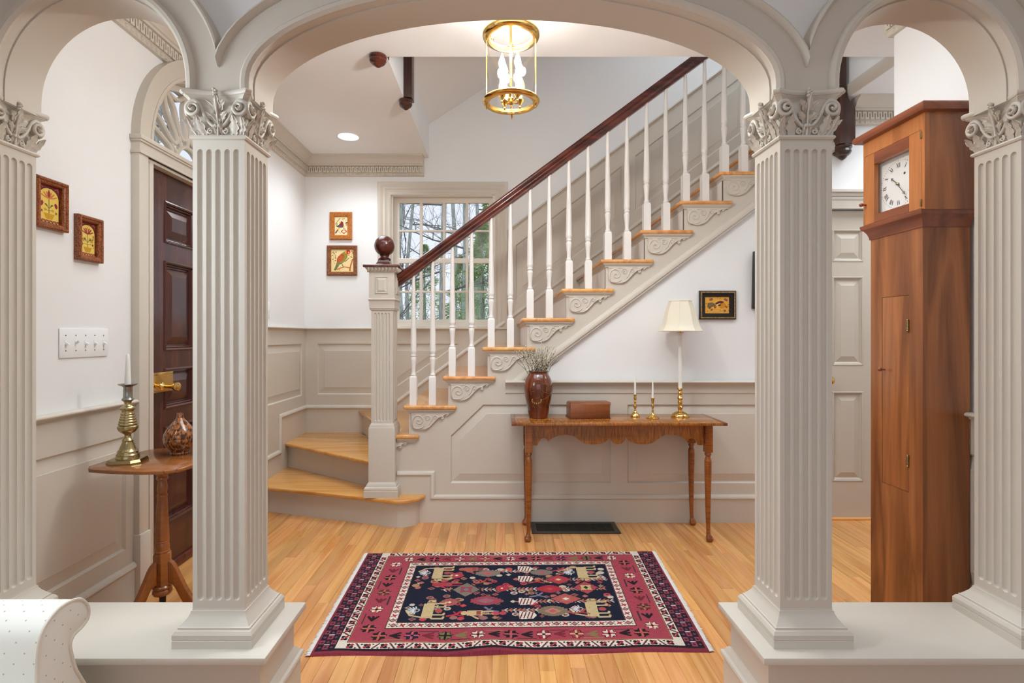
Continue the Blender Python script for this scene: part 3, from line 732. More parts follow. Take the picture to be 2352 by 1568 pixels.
# winders
n1 = [(-1.672, 3.565), (-1.2, 3.428), (-.84, 3.316), (-.72, 3.272)] + smooth([(-.66, 3.254), (-.58, 3.270), (-.515, 3.318), (-.482, 3.392)], 5)
def off2(path, d):
    P = [Vector(p) for p in path]; out = []
    for i in range(len(P)):
        t = (P[min(i + 1, len(P) - 1)] - P[max(i - 1, 0)]).normalized(); out.append((P[i].x - t.y * d, P[i].y + t.x * d))
    return out
r1 = off2(n1, .036); r1[0] = (XL + .02, r1[0][1] + .01); r1[-1] = (-.516, 3.385)
t1 = n1 + [(-.482, 3.405), (-.60, 3.41), (-.70, 3.6), (-1.672, 4.13)]
def slab(poly, z, name, mat): return MB().plate(poly, [], FZ(0), z - .025, z).build(name, mat, stair, bevel=.0085, bseg=3)
slab(t1, .182, 'tread', TREADX)
def riser(path, z0, z1, name='riser'):
    return MB().sweep(path, [(0, z0), (0, z1), (.018, z1), (.018, z0)], FZ(0)).build(name, PAINT, stair)
riser(r1, 0, .158)
COVE = lambda z: [(.002, z - .052), (-.003, z - .050), (-.004, z - .044), (-.012, z - .036), (-.018, z - .030), (-.020, z - .0255), (.002, z - .0255)]
COVS = lambda z: [(.002, z - .042), (-.004, z - .040), (-.010, z - .032), (-.014, z - .0255), (.002, z - .0255)]
MB().sweep(r1, COVS(.182), FZ(0)).build('cove_moulding', PAINT, stair)
n2 = [(-1.672, 4.046), (-.71, 3.341)]; r2 = [(-1.672, 4.100), (-.71, 3.435)]
slab(n2 + [(-.71, 3.50), (-.71, 3.8), (-1.22, 4.50), (-1.672, 4.50)], .378, 'tread', TREADX)
riser(r2, .182, .354); MB().sweep(r2, COVS(.378), FZ(0)).build('cove_moulding', PAINT, stair)
n3 = [(-1.222, 4.487), (-.735, 3.46)]; r3 = [(-1.185, 4.487), (-.700, 3.46)]
slab(n3 + [(-.735, 3.366), (-.528, 3.366), (-.528, 3.402), (-.585, 3.402), (-.585, 4.487)], .567, 'tread', TREADW)
riser(r3, .378, .543); MB().sweep(r3, COVS(.567), FZ(0)).build('cove_moulding', PAINT, stair)
# straight flight
T0 = MB().plate([(-.034, 3.366), (RUN + .053, 3.366), (RUN + .053, 3.398), (RUN + .008, 3.398), (RUN + .008, 4.487), (-.034, 4.487)], [], FZ(0), -.025, 0)
R0 = MB().box(0, .016, 3.392, 4.487, -RISE + .001, -.024)
C0 = MB().sweep([(0, 4.487), (0, 3.385), (RUN + .026, 3.385), (RUN + .026, 3.398)], COVE(0), FZ(0))
# scroll bracket (in the plane of the stringer), local origin at the riser corner under the cove
k_ = .000324
def bp(x, y): return ((x - 345) * k_, -(y - 890) * k_)
outl = [(345, 870), (345, 1052)] + smooth([(345, 1052), (352, 1100), (372, 1140), (398, 1160)], 3)[1:] + smooth([(398, 1160), (440, 1178), (520, 1193), (610, 1184), (690, 1150), (760, 1090), (820, 1025), (870, 985), (892, 965)], 4)[1:] + [(880, 950), (905, 940), (935, 935)] + arc(965, 967, 30, 210, -60, 10)[::-1][0:0] + smooth([(935, 935), (938, 970), (962, 995), (988, 980), (992, 950), (984, 925), (1010, 905), (1040, 888)], 4)[1:] + smooth([(1040, 888), (1042, 905), (1062, 918), (1086, 908), (1092, 885), (1110, 875), (1130, 870)], 3)[1:]
outl = [bp(*p) for p in outl]
F0 = frame((0, 3.386, 0), (1, 0, 0), (0, 0, 1))
B0 = MB().plate(outl[::-1], [], F0, -.004, .0075)
def ridge(m, pts, w=.0036, h=.0045, taper=True):
    P = [F0[0] + F0[1] * a + F0[2] * b + F0[3] * .0075 for a, b in (bp(*p) for p in pts)]; n = len(P)
    m.tube(P, [(h, w * (.45 + .55 * math.sin(pi * min(1, (i + 1) / n * .9 + .1)))) for i in range(n)], 6, ref=F0[3])
B1 = MB()
ridge(B1, smooth([(398, 1160), (372, 1095), (372, 1010), (410, 940), (470, 912), (540, 935), (575, 1000), (552, 1062), (500, 1078), (458, 1050), (462, 1008), (500, 1003), (515, 1022)], 5), .0048)
ridge(B1, smooth([(398, 1160), (480, 1170), (560, 1150), (600, 1115)], 5), .004)
ridge(B1, smooth([(615, 960), (625, 918), (665, 908), (705, 925), (712, 965), (685, 995), (648, 988), (640, 958), (668, 948)], 5), .0036)
ridge(B1, smooth([(700, 1085), (740, 1040), (765, 970), (795, 915), (835, 908), (855, 940), (835, 970), (805, 960), (808, 936)], 5), .0036)
ridge(B1, smooth([(610, 1184), (700, 1140), (780, 1060), (850, 985), (900, 950), (960, 925)], 4), .0036)
ridge(B1, smooth([(880, 960), (930, 925), (975, 935), (982, 968), (958, 978), (950, 960)], 4), .003)
ridge(B1, smooth([(985, 915), (1030, 880), (1075, 872), (1085, 895), (1066, 902)], 4), .003)
ridge(B1, [(355, 884), (435, 884)], .002, .003); ridge(B1, [(540, 884), (640, 884)], .002, .003); ridge(B1, [(350, 890), (350, 990)], .002, .003); ridge(B1, [(820, 880), (930, 880)], .002, .003)
B0.add(B1.v, B1.f)
protos = {}
def put(key, name, mb, mat, loc, **kw):
    if key not in protos: o = protos[key] = mb.build(name, mat, stair, local=True, **kw)
    else: o = inst(protos[key], name)
    o.location = Vector(loc) - stair.location; return o
for k in range(4, NK + 1):
    x, z = xk(k), zk(k)
    put('t', 'tread', T0, TREADW, (x, 0, z), bevel=.0085, bseg=3)
    put('r', 'riser', R0, BALW, (x, 0, z))
    put('c', 'cove_moulding', C0, PAINT, (x, 0, z))
    if k < NK: put('b', 'scroll_bracket', B0, PAINT, (x + .017, 0, z - .057))
MB().sweep([(-.67, 3.385), (-.560, 3.385), (-.560, 3.398)], COVE(.567), FZ(0)).build('cove_moulding', PAINT, stair)
def clipb(mb, x):       # the cut bracket beside the newel
    bm = bmesh.new(); me = bpy.data.meshes.new('tmp'); me.from_pydata(mb.v, [], mb.f); bm.from_mesh(me)
    bmesh.ops.bisect_plane(bm, geom=bm.verts[:] + bm.edges[:] + bm.faces[:], plane_co=(x, 0, 0), plane_no=(-1, 0, 0), clear_outer=True)
    m = MB(); bm.verts.ensure_lookup_table(); m.add([v.co[:] for v in bm.verts], [[v.index for v in f.verts] for f in bm.faces]); bm.free(); return m
cb = clipb(B0, .170).build('scroll_bracket', PAINT, stair, local=True); cb.location = Vector((xk(3) + .0, 0, .567 - .057)) - stair.location
# panelled stringer: saw-tooth top, raked underside, wainscot below
saw = [(-.70, .535), (xk(4), .535)]
for k in range(4, NK + 1): saw += [(xk(k), zk(k) - .025), (xk(k + 1), zk(k) - .025)]
lo = lambda x: .844 + .741 * x
outer = [(-.70, 0), (1.985, 0), (1.985, .90), (.0757, .90), (xk(NK + 1), lo(xk(NK + 1)))] + saw[::-1]
pp1 = [(-.326, .252), (.717, .252), (.717, .762), (-.113, .762), (-.326, .558)]
pp2 = rect(.822, 1.80, .252, .762)
fs = FY(YS + .012)
st = MB().plate(outer, [pp1, pp2], fs, 0, .022).build('panelled_stringer', PAINT, stair)
fs2 = FY(YS - .010)
for p in (pp1, pp2): raised_panel(fs2, p, PAINT, st, .012, .045, stepd=.001)
m = MB(); m.sweep([(.078, .905), (xk(NK + 1), .905 + .741 * (xk(NK + 1) - .078))], [(.020, -.02), (.020, .004), (.012, .004), (.008, .012), (-.004, .016), (-.014, .020), (-.026, .018), (-.034, .010), (-.040, .010), (-.042, -.012), (-.042, -.02)], FY(YS - .008)); m.build('rake_moulding', PAINT, stair)
cr = MB(); cr.sweep([(.03, .918), (1.985, .918)], [(.0, 0), (.0, .029), (-.0015, .0345), (-.005, .039), (-.0095, .0402), (-.014, .038), (-.017, .032), (-.018, .024), (-.026, .020), (-.028, .012), (-.034, .010), (-.036, .006), (-.080, .006), (-.084, .003), (-.088, .001), (-.09, 0)], fs2); cr.build('chair_rail', PAINT, stair)
m = MB(); bpth = [(-.67, .332), (-.425, .332), (-.425, .179), (1.985, .179)]
m.plate([(-.68, 0), (1.985, 0), (1.985, .15), (-.452, .15), (-.452, .30), (-.68, .30)], [], fs2, 0, .010)
m.sweep(bpth, BASECAP, fs2); m.build('baseboard', PAINT, stair)
# balusters
zr = lambda x: 2.162 + .741 * (x - .189)
def baluster(x, z, h):
    m = MB(); fr = (Vector((x, 3.432, z)), Vector((1, 0, 0)), Vector((0, 1, 0)), Vector((0, 0, 1)))
    m.sqlathe([(.0225, -.004), (.0225, .176), (.0205, .184), (.014, .190)], fr)
    body = [(.0145, .186), (.017, .192), (.018, .197), (.0145, .203), (.0128, .212), (.0135, .235), (.0165, .270), (.0190, .296), (.0188, .306), (.0150, .312), (.0165, .316), (.0200, .322), (.0165, .328), (.0160, .332), (.0195, .340), (.0205, .350)]
    m.lathe(body, seg=16, fr=fr)
    tp = [(.0205 - (.0205 - .0098) * t, .350 + (h - .350) * t) for t in (0, .02, .3, .6, .78)] + [(.0124, .350 + (h - .350) * .80), (.0098, h)]
    m.lathe(tp, seg=20, fr=fr, mod=lambda i, j: (.90 if (j % 2 and 0 < i < 4) else 1))
    return m.build('baluster', BALW, stair, ang=40)
for k in range(4, 15):
    for dx in (.023, .149):
        x = xk(k) + dx
        if x > 2.12: continue
        baluster(x, zk(k), zr(x) - zk(k) + .012)
# handrail
hx0, hx1 = -.686, 2.17
prof = [(0, -.018), (.008, -.021), (.014, -.020), (.020, -.024), (.026, -.029), (.032, -.030), (.038, -.027), (.040, -.024), (.046, -.027), (.055, -.031), (.063, -.030), (.069, -.024), (.072, -.014), (.073, 0)]
prof = prof + [(o_, -d_) for o_, d_ in prof[::-1] if d_]
MB().sweep([(hx0, zr(hx0)), (hx1, zr(hx1))], prof, FY(3.432)).build('handrail', MAHOGX, stair, ang=50)
# newel post
def newel_face_flutes(m, fr, hw, z0, z1):
    h = flutes(m, fr, hw, z0, z1, 5, .0068, .0215, .9, 6); return h
nw = MB(); NX, NY = -.758, 3.410
nf = (Vector((NX, NY, 0)), Vector((1, 0, 0)), Vector((0, 1, 0)), Vector((0, 0, 1)))
nw.sqlathe([(.109, .182), (.109, .225), (.106, .228), (.108, .235), (.104, .246), (.097, .250), (.096, .258), (.088, .270), (.085, .274), (.0835, .276), (.0835, .618), (.083, .620), (.079, .628), (.079, .632), (.075, .640), (.0735, .644), (.0695, .648), (.0695, .650)], nf)
for k in range(4):
    a = k * pi / 2; U = Vector((math.cos(a), math.sin(a), 0)); fr = frame((NX + math.sin(a) * .0695, NY - math.cos(a) * .0695, 0), U, (0, 0, 1))
    h = newel_face_flutes(nw, fr, .0695, .663, 1.354); face_plate(nw, rect(-.0695, .0695, .65, 1.37), h, fr)
nw.sqlathe([(.0695, 1.369), (.076, 1.372), (.078, 1.380), (.081, 1.384), (.081, 1.428), (.083, 1.432), (.086, 1.434), (.088, 1.440), (.084, 1.444), (.0815, 1.448), (.0815, 1.610), (.083, 1.612), (.088, 1.618), (.096, 1.630), (.102, 1.638), (.104, 1.642), (.01, 1.642)], nf)
newel = nw.build('newel_post', PAINT, stair, ang=28)
for a in (0, pi / 2):
    U = Vector((math.cos(a), math.sin(a), 0)); fr = frame((NX + math.sin(a) * .0816, NY - math.cos(a) * .0816, 0), U, (0, 0, 1)); m = MB()
    m.rings([[fr[0] + fr[1] * p[0] + fr[2] * p[1] + fr[3] * d for p in inset(rect(-.041, .041, 1.476, 1.585), o)] for o, d in ((0, 0), (0, .004), (.004, .006), (.008, .002), (.022, .008), (.024, .008))], True, False, True)
    m.build('block_panel', PAINT, newel, ang=12)
    m = MB()
    for i in range(9):
        u = -.090 + i * .0225
        P = [fr[0] + fr[1] * (u + .012 * t + (.005 * math.sin(pi * t))) + fr[2] * (1.614 + .026 * t) + fr[3] * (.006 + .020 * t) for t in (0, .33, .66, 1)]
        m.tube(P, [.004, .0075, .0075, .004], 6)
    m.build('leaf_moulding', PAINT, newel)
MB().sqlathe([(.111, 1.642), (.113, 1.645), (.113, 1.656), (.110, 1.659), (.02, 1.659)], nf).build('cap', MAHOGX, newel, bevel=.001)
m = MB(); m.sqlathe([(.058, 1.658), (.052, 1.664), (.044, 1.674), (.037, 1.688), (.034, 1.700)], nf)
m.lathe([(.036, 1.696), (.040, 1.700), (.042, 1.706), (.036, 1.713), (.029, 1.716), (.027, 1.722), (.031, 1.728), (.032, 1.732)], seg=24, fr=nf); m.build('ball_stand', MAHOGZ, newel)
rb = .0665; m = MB(); m.lathe([(rb * math.sin(pi * t / 16), 1.793 - rb * math.cos(pi * t / 16)) for t in range(17)], seg=32, fr=nf); m.build('ball', MAHOGZ, newel, ang=60)

# upper newels hanging through the ceiling opening
def drop_newel(x, y, ztop, label, hang=.0, hw=.05, zbot=CEIL):
    t = thing('newel_drop', label, 'newel post', (x, y, zbot - .09), 'upper newels with turned drops')
    MB().box(x - hw, x + hw, y - hw, y + hw, zbot + .001, ztop).build('post', DARKW, t, bevel=.003)
    f_ = (Vector((x, y, zbot)), Vector((1, 0, 0)), Vector((0, 1, 0)), Vector((0, 0, 1))); r = hw * .92
    MB().lathe([(r * .9, .0), (r, -.004), (r, -.013), (r * .88, -.018), (r * .93, -.022), (r * .96, -.030), (r * .84, -.040), (r * .66, -.047), (r * .54, -.048), (r * .44, -.055), (r * .22, -.062), (.001, -.066)], seg=24, fr=f_).build('drop', MAHOGZ if y < 3 else DARKW, t)
    return t
drop_newel(-.672, 2.86, 2.99, 'reddish turned drop under the ceiling at the near corner of the stair opening', hw=.052)
drop_newel(-.618, 3.40, 3.4, 'dark upper newel post with turned drop left of the lantern, behind the reddish drop', hw=.048)
dn = thing('newel_drop', 'tall dark newel post with turned drop above the hall door', 'newel post', (2.21, 3.38, 2.34), 'upper newels with turned drops')
MB().plate([(2.160, 2.435), (2.262, 2.435), (2.262, 2.655), (2.256, 2.672), (2.236, 2.690), (2.224, 2.712), (2.212, 2.740), (2.160, 2.740)], [], FY(3.43), 0, .10).build('drop_block', DARKW, dn, bevel=.002)
MB().box(2.138, 2.212, 3.34, 3.42, 2.70, 3.95).build('post', DARKW, dn, bevel=.003)
f_ = (Vector((2.211, 3.38, 2.435)), Vector((1, 0, 0)), Vector((0, 1, 0)), Vector((0, 0, 1))); r = .054
MB().lathe([(r * .9, .0), (r, -.006), (r, -.018), (r * .86, -.026), (r * .90, -.032), (r * .95, -.042), (r * .82, -.056), (r * .62, -.066), (r * .5, -.068), (r * .42, -.078), (r * .22, -.088), (.001, -.094)], seg=24, fr=f_).build('drop', DARKW, dn)
# ================================================================ CANVAS (flat painted panels)
class Canvas:
    def __init__(s, w, h, bg, asp=None, var=.04, seed=1):
        s.w, s.h = w, h; s.asp = asp or w / h; s.rs = np.random.RandomState(seed)
        s.a = np.ones((h, w, 3)) * np.array(lin(bg)[:3]); s.var = var
        yy, xx = np.mgrid[0:h, 0:w]; s.u = (xx + .5) / w; s.v = (yy + .5) / h      # v up
    def put(s, mk, c): s.a[mk] = lin(c)[:3]; return s
    def rect(s, u0, v0, u1, v1, c): return s.put((s.u >= u0) & (s.u < u1) & (s.v >= v0) & (s.v < v1), c)
    def ell(s, u, v, ru, rv, c, rot=0, dia=False):      # radii in units of height for both axes
        dx = (s.u - u) * s.asp; dy = s.v - v; k, q = math.cos(R(rot)), math.sin(R(rot)); a = (dx * k + dy * q) / ru; b = (-dx * q + dy * k) / rv
        return s.put((abs(a) + abs(b) < 1) if dia else (a * a + b * b < 1), c)
    def line(s, pts, w, c):
        for (a, b), (p, q) in zip(pts[:-1], pts[1:]):
            ax, ay, bx, by = a * s.asp, b, p * s.asp, q; dx, dy = bx - ax, by - ay; L = dx * dx + dy * dy + 1e-9
            X = s.u * s.asp; t = np.clip(((X - ax) * dx + (s.v - ay) * dy) / L, 0, 1)
            s.put((X - ax - t * dx) ** 2 + (s.v - ay - t * dy) ** 2 < (w / 2) ** 2, c)
        return s
    def poly(s, pts, c):
        ins = np.zeros(s.u.shape, bool); n = len(pts)
        for i in range(n):
            (x0, y0), (x1, y1) = pts[i], pts[(i + 1) % n]
            if y0 == y1: continue
            ins ^= ((s.v > y0) != (s.v > y1)) & (s.u < (x1 - x0) * (s.v - y0) / (y1 - y0) + x0)
        return s.put(ins, c)
    def star(s, u, v, r, n, c, inner=.5, rot=0, sx=1):
        return s.poly([(u + (r if i % 2 == 0 else r * inner) * sx * math.cos(pi * i / n + R(rot)) / s.asp, v + (r if i % 2 == 0 else r * inner) * math.sin(pi * i / n + R(rot))) for i in range(2 * n)], c)
    def mesh(s, name, P, mat, parent=None, disp=None):
        """P(u, v) -> point, arrays allowed"""
        w, h = s.w, s.h; yy, xx = np.mgrid[0:h + 1, 0:w + 1]; co = P(xx / w, yy / h).reshape(-1, 3)
        off = np.zeros(3); q = parent
        while q: off += np.array(q.location); q = q.parent
        me = bpy.data.meshes.new(name); nv = (w + 1) * (h + 1); nf = w * h
        me.vertices.add(nv); me.vertices.foreach_set('co', (co - off).astype(np.float32).ravel())
        jj, ii = np.mgrid[0:h, 0:w]; a = jj * (w + 1) + ii; idx = np.stack([a, a + 1, a + w + 2, a + w + 1], -1).reshape(-1)
        me.loops.add(nf * 4); me.loops.foreach_set('vertex_index', idx.astype(np.int32)); me.polygons.add(nf)
        me.polygons.foreach_set('loop_start', np.arange(nf, dtype=np.int32) * 4)
        me.update(calc_edges=True)
        col = s.a * (1 + s.var * s.rs.randn(h, w, 1)); col = np.clip(col, 0, 1)
        ca = me.color_attributes.new('Col', 'FLOAT_COLOR', 'CORNER')
        ca.data.foreach_set('color', np.repeat(np.concatenate([col, np.ones((h, w, 1))], -1).reshape(-1, 4), 4, axis=0).astype(np.float32).ravel())
        me.materials.append(mat); me.validate()
        o = bpy.data.objects.new(name, me); COL.objects.link(o)
        if parent: o.parent = parent
        return o
def picture(name, label, fr, w, h, prof, mat, canvas, inner, cat='picture', group=None, liner=None, depth=.004):
    """framed picture centred on fr origin, wall plane d=0; inner = painted panel width, height"""
    t = thing(name, label, cat, fr[0], group)
    iw, ih = inner
    f = MB().sweep(rect(-w / 2, w / 2, -h / 2, h / 2), prof, fr, True).build('frame', mat, t, ang=25)
    if liner: MB().sweep(rect(-w / 2, w / 2, -h / 2, h / 2), liner[0], fr, True).build('gilt_edge', liner[1], t, ang=25)
    MB().box(-w / 2 + .004, w / 2 - .004, -h / 2 + .004, h / 2 - .004, 0, depth - .001, fr).build('backing', BLACKF, t)
    O, U, V, N = [np.array(q) for q in fr]
    canvas.mesh('painted_panel', lambda u, v: O + U * ((u - .5) * iw)[..., None] + V * ((v - .5) * ih)[..., None] + N * depth, CANVAS, t)
    return t
YEL, DKR, GRN, OCH, NVY, RED, CRM = (226, 196, 96), (120, 36, 44), (96, 96, 52), (206, 150, 44), (44, 48, 72), (184, 40, 44), (238, 220, 176)
def tulip_panel(kind):
    c = Canvas(60, 92, YEL, .66, .05)
    c.rect(0, 0, 1, 1, DKR); c.poly([(.02, .08), (.98, .08), (.98, .66)] + [(.5 + .48 * math.cos(R(a)), .66 + .29 * math.sin(R(a))) for a in range(0, 181, 12)] + [(.02, .66)], (66, 22, 26)); c.poly([(.05, .09), (.95, .09), (.95, .66)] + [(.5 + .45 * math.cos(R(a)), .66 + .27 * math.sin(R(a))) for a in range(0, 181, 12)] + [(.05, .66)], YEL)
    for a in (.06, .94): c.line([(a, .98), (a + (.16 if a < .5 else -.16), .93)], .012, (196, 130, 120)); c.line([(a, .9), (a + (.06 if a < .5 else -.06), .98)], .012, (196, 130, 120))
    c.rect(0, 0, 1, .09, DKR)
    for i in range(6): c.poly([(i / 6 + .01, 0), (i / 6 + .155, 0), (i / 6 + .083, .075)], OCH)
    for i in range(6): c.line([(i / 6, .085), (i / 6 + .04, .03)], .01, (206, 150, 150)); c.line([(i / 6, .085), (i / 6 - .04, .03)], .01, (206, 150, 150))
    c.poly([(.24, .26), (.78, .26), (.66, .11), (.36, .11)], (202, 156, 40))
    for i in range(6): c.line([(.32 + i * .075, .25), (.37 + i * .055, .12)], .008, (176, 128, 26))
    c.line([(.5, .26), (.5, .72)], .014, GRN)
    petal = (196, 120, 60) if kind == 1 else (136, 40, 60)
    for s in (-1, 1):
        for k, (dx, dy) in enumerate(((.10, .14), (.22, .12), (.34, .06))): c.line([(.5, .66), (.5 + s * dx * .6, .66 + dy * .5), (.5 + s * dx, .67 + dy)], .05 - .008 * k, petal)
        c.line([(.5, .40), (.5 + s * .20, .50)], .014, GRN); c.line([(.5, .34), (.5 + s * .22, .36)], .012, GRN); c.ell(.5 + s * .12, .48, .05, .02, GRN, s * 40)
        if kind == 1: c.ell(.5 + s * .33, .50, .045, .075, (150, 40, 52), s * 18); c.star(.5 + s * .33, .30, .06, 9, (206, 160, 66), .55); c.ell(.5 + s * .33, .30, .024, .024, (120, 60, 76)); c.ell(.5 + s * .17, .35, .04, .04, OCH)
        else:
            for k in range(3): c.line([(.5 + s * .26, .44), (.5 + s * (.16 + .10 * k), .53)], .03, (NVY if k != 1 else OCH))
            c.ell(.5 + s * .26, .44, .06, .035, OCH); c.star(.5 + s * .36, .60, .05, 6, (130, 44, 50), .5); c.ell(.5 + s * .36, .60, .02, .02, OCH); c.star(.5 + s * .33, .34, .045, 5, (120, 36, 60), .6); c.ell(.5 + s * .38, .27, .012, .02, NVY)
    c.ell(.5, .78, .035, .10, (150, 44, 60) if kind == 1 else OCH)
    return c
FP = [(.0, 0), (0, .020), (.006, .025), (.014, .024), (.018, .020), (.026, .018), (.030, .014), (.031, .003), (.031, 0)]
def wall_frame_left(y, z): return (Vector((XL, y, z)), Vector((0, 1, 0)), Vector((0, 0, 1)), Vector((1, 0, 0)))
picture('framed_picture', 'painted tulip with hanging buds, burl wood frame, partly behind the leftmost column', wall_frame_left(1.950, 1.698), .140, .186, [(a * .76, b) for a, b in FP], BIRDSEYE, tulip_panel(1), (.0935, .1395), group='folk pictures on the left wall')
picture('framed_picture', 'dark red painted tulip in a burl wood frame, left of the mahogany front door', wall_frame_left(2.132, 1.602), .128, .182, [(a * .76, b) for a, b in FP], BIRDSEYE, tulip_panel(2), (.0815, .1355), group='folk pictures on the left wall')
def wall_frame_back(px, py): return (Vector((WX(px, YB - .012), YB, WZ(py, YB - .012))), Vector((1, 0, 0)), Vector((0, 0, 1)), Vector((0, -1, 0)))
def bird1():
    c = Canvas(60, 88, CRM, .69, .03, 2)
    for i in range(7): c.ell(.08 + .05 * i, .62 + .045 * i, .045, .014, (120, 110, 50), 70 - 12 * i)
    for i in range(5): c.ell(.12 + .02 * i, .5 + .035 * i, .04, .013, (120, 110, 50), 130)
    c.poly([(.12, .47), (.40, .62), (.62, .60), (.70, .50), (.62, .42), (.40, .40)], (84, 84, 84)); c.poly([(.40, .62), (.48, .76), (.64, .72), (.70, .54), (.56, .50)], (140, 36, 40)); c.ell(.42, .68, .05, .03, (226, 160, 40), 40)
    c.ell(.56, .79, .075, .035, (214, 210, 208)); c.ell(.62, .87, .06, .04, (232, 176, 50)); c.line([(.70, .87), (.78, .92)], .02, (90, 80, 50)); c.ell(.64, .88, .01, .01, (40, 30, 20))
    c.poly([(.22, .32), (.34, .43), (.44, .42), (.30, .29)], (226, 160, 40)); c.poly([(.0, .14), (.22, .32), (.29, .28), (.10, .10)], (96, 92, 100)); c.line([(.18, .30), (.26, .26)], .03, (150, 40, 50))
    for s in (-1, 1): c.ell(.71 + s * .115, .225, .085, .055, (186, 48, 56), -s * 30)
    c.poly([(.50, .21), (.92, .21), (.71, .07)], (186, 48, 56)); c.ell(.71, .21, .10, .05, CRM); c.poly([(.60, .21), (.82, .21), (.71, .14)], CRM)
    c.line([(.30, .24), (.36, .16), (.46, .12)], .016, (130, 110, 60)); c.ell(.70, .34, .05, .018, GRN, 30); c.ell(.78, .34, .05, .018, GRN, -30); c.ell(.70, .40, .025, .03, (190, 60, 50)); c.star(.90, .56, .055, 5, (206, 90, 60), .5); c.ell(.88, .66, .05, .03, NVY, 40); c.ell(.96, .68, .03, .04, NVY)
    for a, b in ((.76, .49), (.9, .48)): c.ell(a, b, .012, .012, NVY)
    c.line([(.78, .80), (.95, .84)], .014, (150, 130, 60)); c.line([(.82, .76), (.88, .82)], .014, (150, 130, 60))
    return c
def bird2():
    c = Canvas(78, 76, (240, 216, 158), 1.03, .03, 3)
    c.rect(0, 0, .015, 1, (236, 190, 30)); c.rect(0, 0, 1, .015, (236, 190, 30)); c.rect(.985, 0, 1, .9, (236, 190, 30))
    c.line([(.28, .10), (.40, .17), (.60, .22), (.82, .18), (.86, .05)], .045, (190, 110, 50)); c.line([(.83, .05), (.88, .30), (.96, .56)], .06, (176, 100, 50)); c.line([(.40, .17), (.36, .06)], .025, (190, 110, 50))
    c.poly([(.12, .06), (.22, .06), (.38, .32), (.24, .36)], (120, 116, 66)); c.poly([(.22, .34), (.30, .60), (.44, .80), (.62, .92), (.76, .86), (.72, .62), (.58, .44), (.36, .30)], (142, 138, 60)); c.poly([(.22, .34), (.30, .40), (.56, .42), (.44, .34)], (110, 124, 100))
    c.ell(.42, .60, .13, .22, (180, 80, 40), -38)
    for i in range(5):
        for j in range(5): c.ell(.34 + .035 * i + .02 * j, .46 + .06 * j - .012 * i, .010, .010, (232, 170, 60))
    c.ell(.76, .88, .105, .10, (196, 28, 48)); c.ell(.66, .88, .03, .08, (232, 160, 40)); c.ell(.79, .87, .03, .03, (240, 230, 220)); c.ell(.79, .87, .013, .013, (60, 30, 30)); c.poly([(.72, .80), (.84, .82), (.80, .72)], (240, 190, 60)); c.ell(.79, .74, .02, .03, (206, 60, 40))
    c.line([(.48, .36), (.54, .24)], .03, (96, 60, 40)); c.line([(.62, .46), (.74, .56), (.80, .62)], .03, (90, 70, 50))
    c.line([(.18, .34), (.10, .52), (.14, .70), (.10, .92)], .012, GRN)
    for a, b, r in ((.08, .56, 30), (.2, .60, -30), (.07, .72, 30), (.2, .74, -40), (.08, .86, 40), (.22, .88, -20)): c.ell(a, b, .045, .016, GRN, r)
    for a, b in ((.14, .82), (.20, .66), (.19, .50), (.93, .92), (.97, .84)): c.ell(a, b, .028, .03, (196, 60, 66))
    c.line([(.95, .90), (.92, .70)], .012, GRN); c.ell(.90, .66, .05, .02, GRN, -20)
    return c
FB = [(0, 0), (0, .018), (.006, .022), (.018, .018), (.026, .015), (.030, .010), (.030, 0)]
picture('framed_picture', 'small picture of a grey bird above a red heart, orange oak frame', wall_frame_back(783, 518.5), .190, .238, [(a * 1.33, b) for a, b in FB], BIRDSEYE2, bird1(), (.112, .162), group='bird pictures by the window')
picture('framed_picture', 'square picture of a red headed green parrot, striped brown frame', wall_frame_back(785.5, 598), .258, .258, [(a * 1.1, b) for a, b in FB], STRIPEF, bird2(), (.194, .194), group='bird pictures by the window')
def bird3():
    c = Canvas(90, 64, (222, 164, 66), 1.42, .08, 4)
    c.ell(.62, .55, .34, .25, (226, 176, 84)); c.poly([(.10, .40), (.12, .62), (.30, .66), (.48, .52), (.44, .44), (.30, .40), (.20, .24)], (112, 84, 60)); c.ell(.24, .5, .17, .055, (116, 104, 60), 25); c.poly([(.36, .42), (.40, .28), (.50, .42)], (140, 70, 50))
    c.ell(.70, .50, .22, .20, (202, 134, 30)); c.poly([(.44, .58), (.52, .72), (.66, .76), (.80, .70), (.70, .60), (.56, .56)], (104, 34, 48)); c.ell(.47, .60, .06, .07, (60, 60, 52)); c.poly([(.42, .52), (.64, .62), (.58, .50)], (236, 206, 120)); c.ell(.60, .50, .09, .05, (40, 42, 54), 10)
    for a, b, q in ((.26, .84, 20), (.86, .82, -30), (.87, .40, -40), (.28, .22, 40), (.82, .15, 60)): c.ell(a, b, .115 if b > .8 else .085, .075 if b > .8 else .05, (150, 60, 50), q); c.ell(a, b, .085 if b > .8 else .055, .05 if b > .8 else .03, (126, 100, 104), q)
    for i in range(22):
        a, b = c.rs.rand(2); 
        if .3 < b < .75 and .1 < a < .9: continue
        c.ell(a, b, .05, .012, (74, 66, 40), c.rs.rand() * 180)
    c.line([(.30, .10), (.5, .06), (.7, .14), (.82, .24)], .012, (90, 60, 34))
    return c
def wf(px, py, Y=YS + .002): return (Vector((WX(px, Y - .02), 3.41, WZ(py, Y - .02))), Vector((1, 0, 0)), Vector((0, 0, 1)), Vector((0, -1, 0)))
picture('framed_picture', 'brown bird painting in a black frame with gold edge, right of the lamp', wf(1650.5, 700), .237, .186, [(0, 0), (0, .018), (.004, .020), (.006, .0205), (.016, .0205), (.020, .014), (.036, .012), (.040, .005), (.040, 0)], BLACKF, bird3(), (.160, .108), liner=([(.006, .0195), (.006, .0215), (.0145, .0215), (.0145, .0195)], GOLDF))
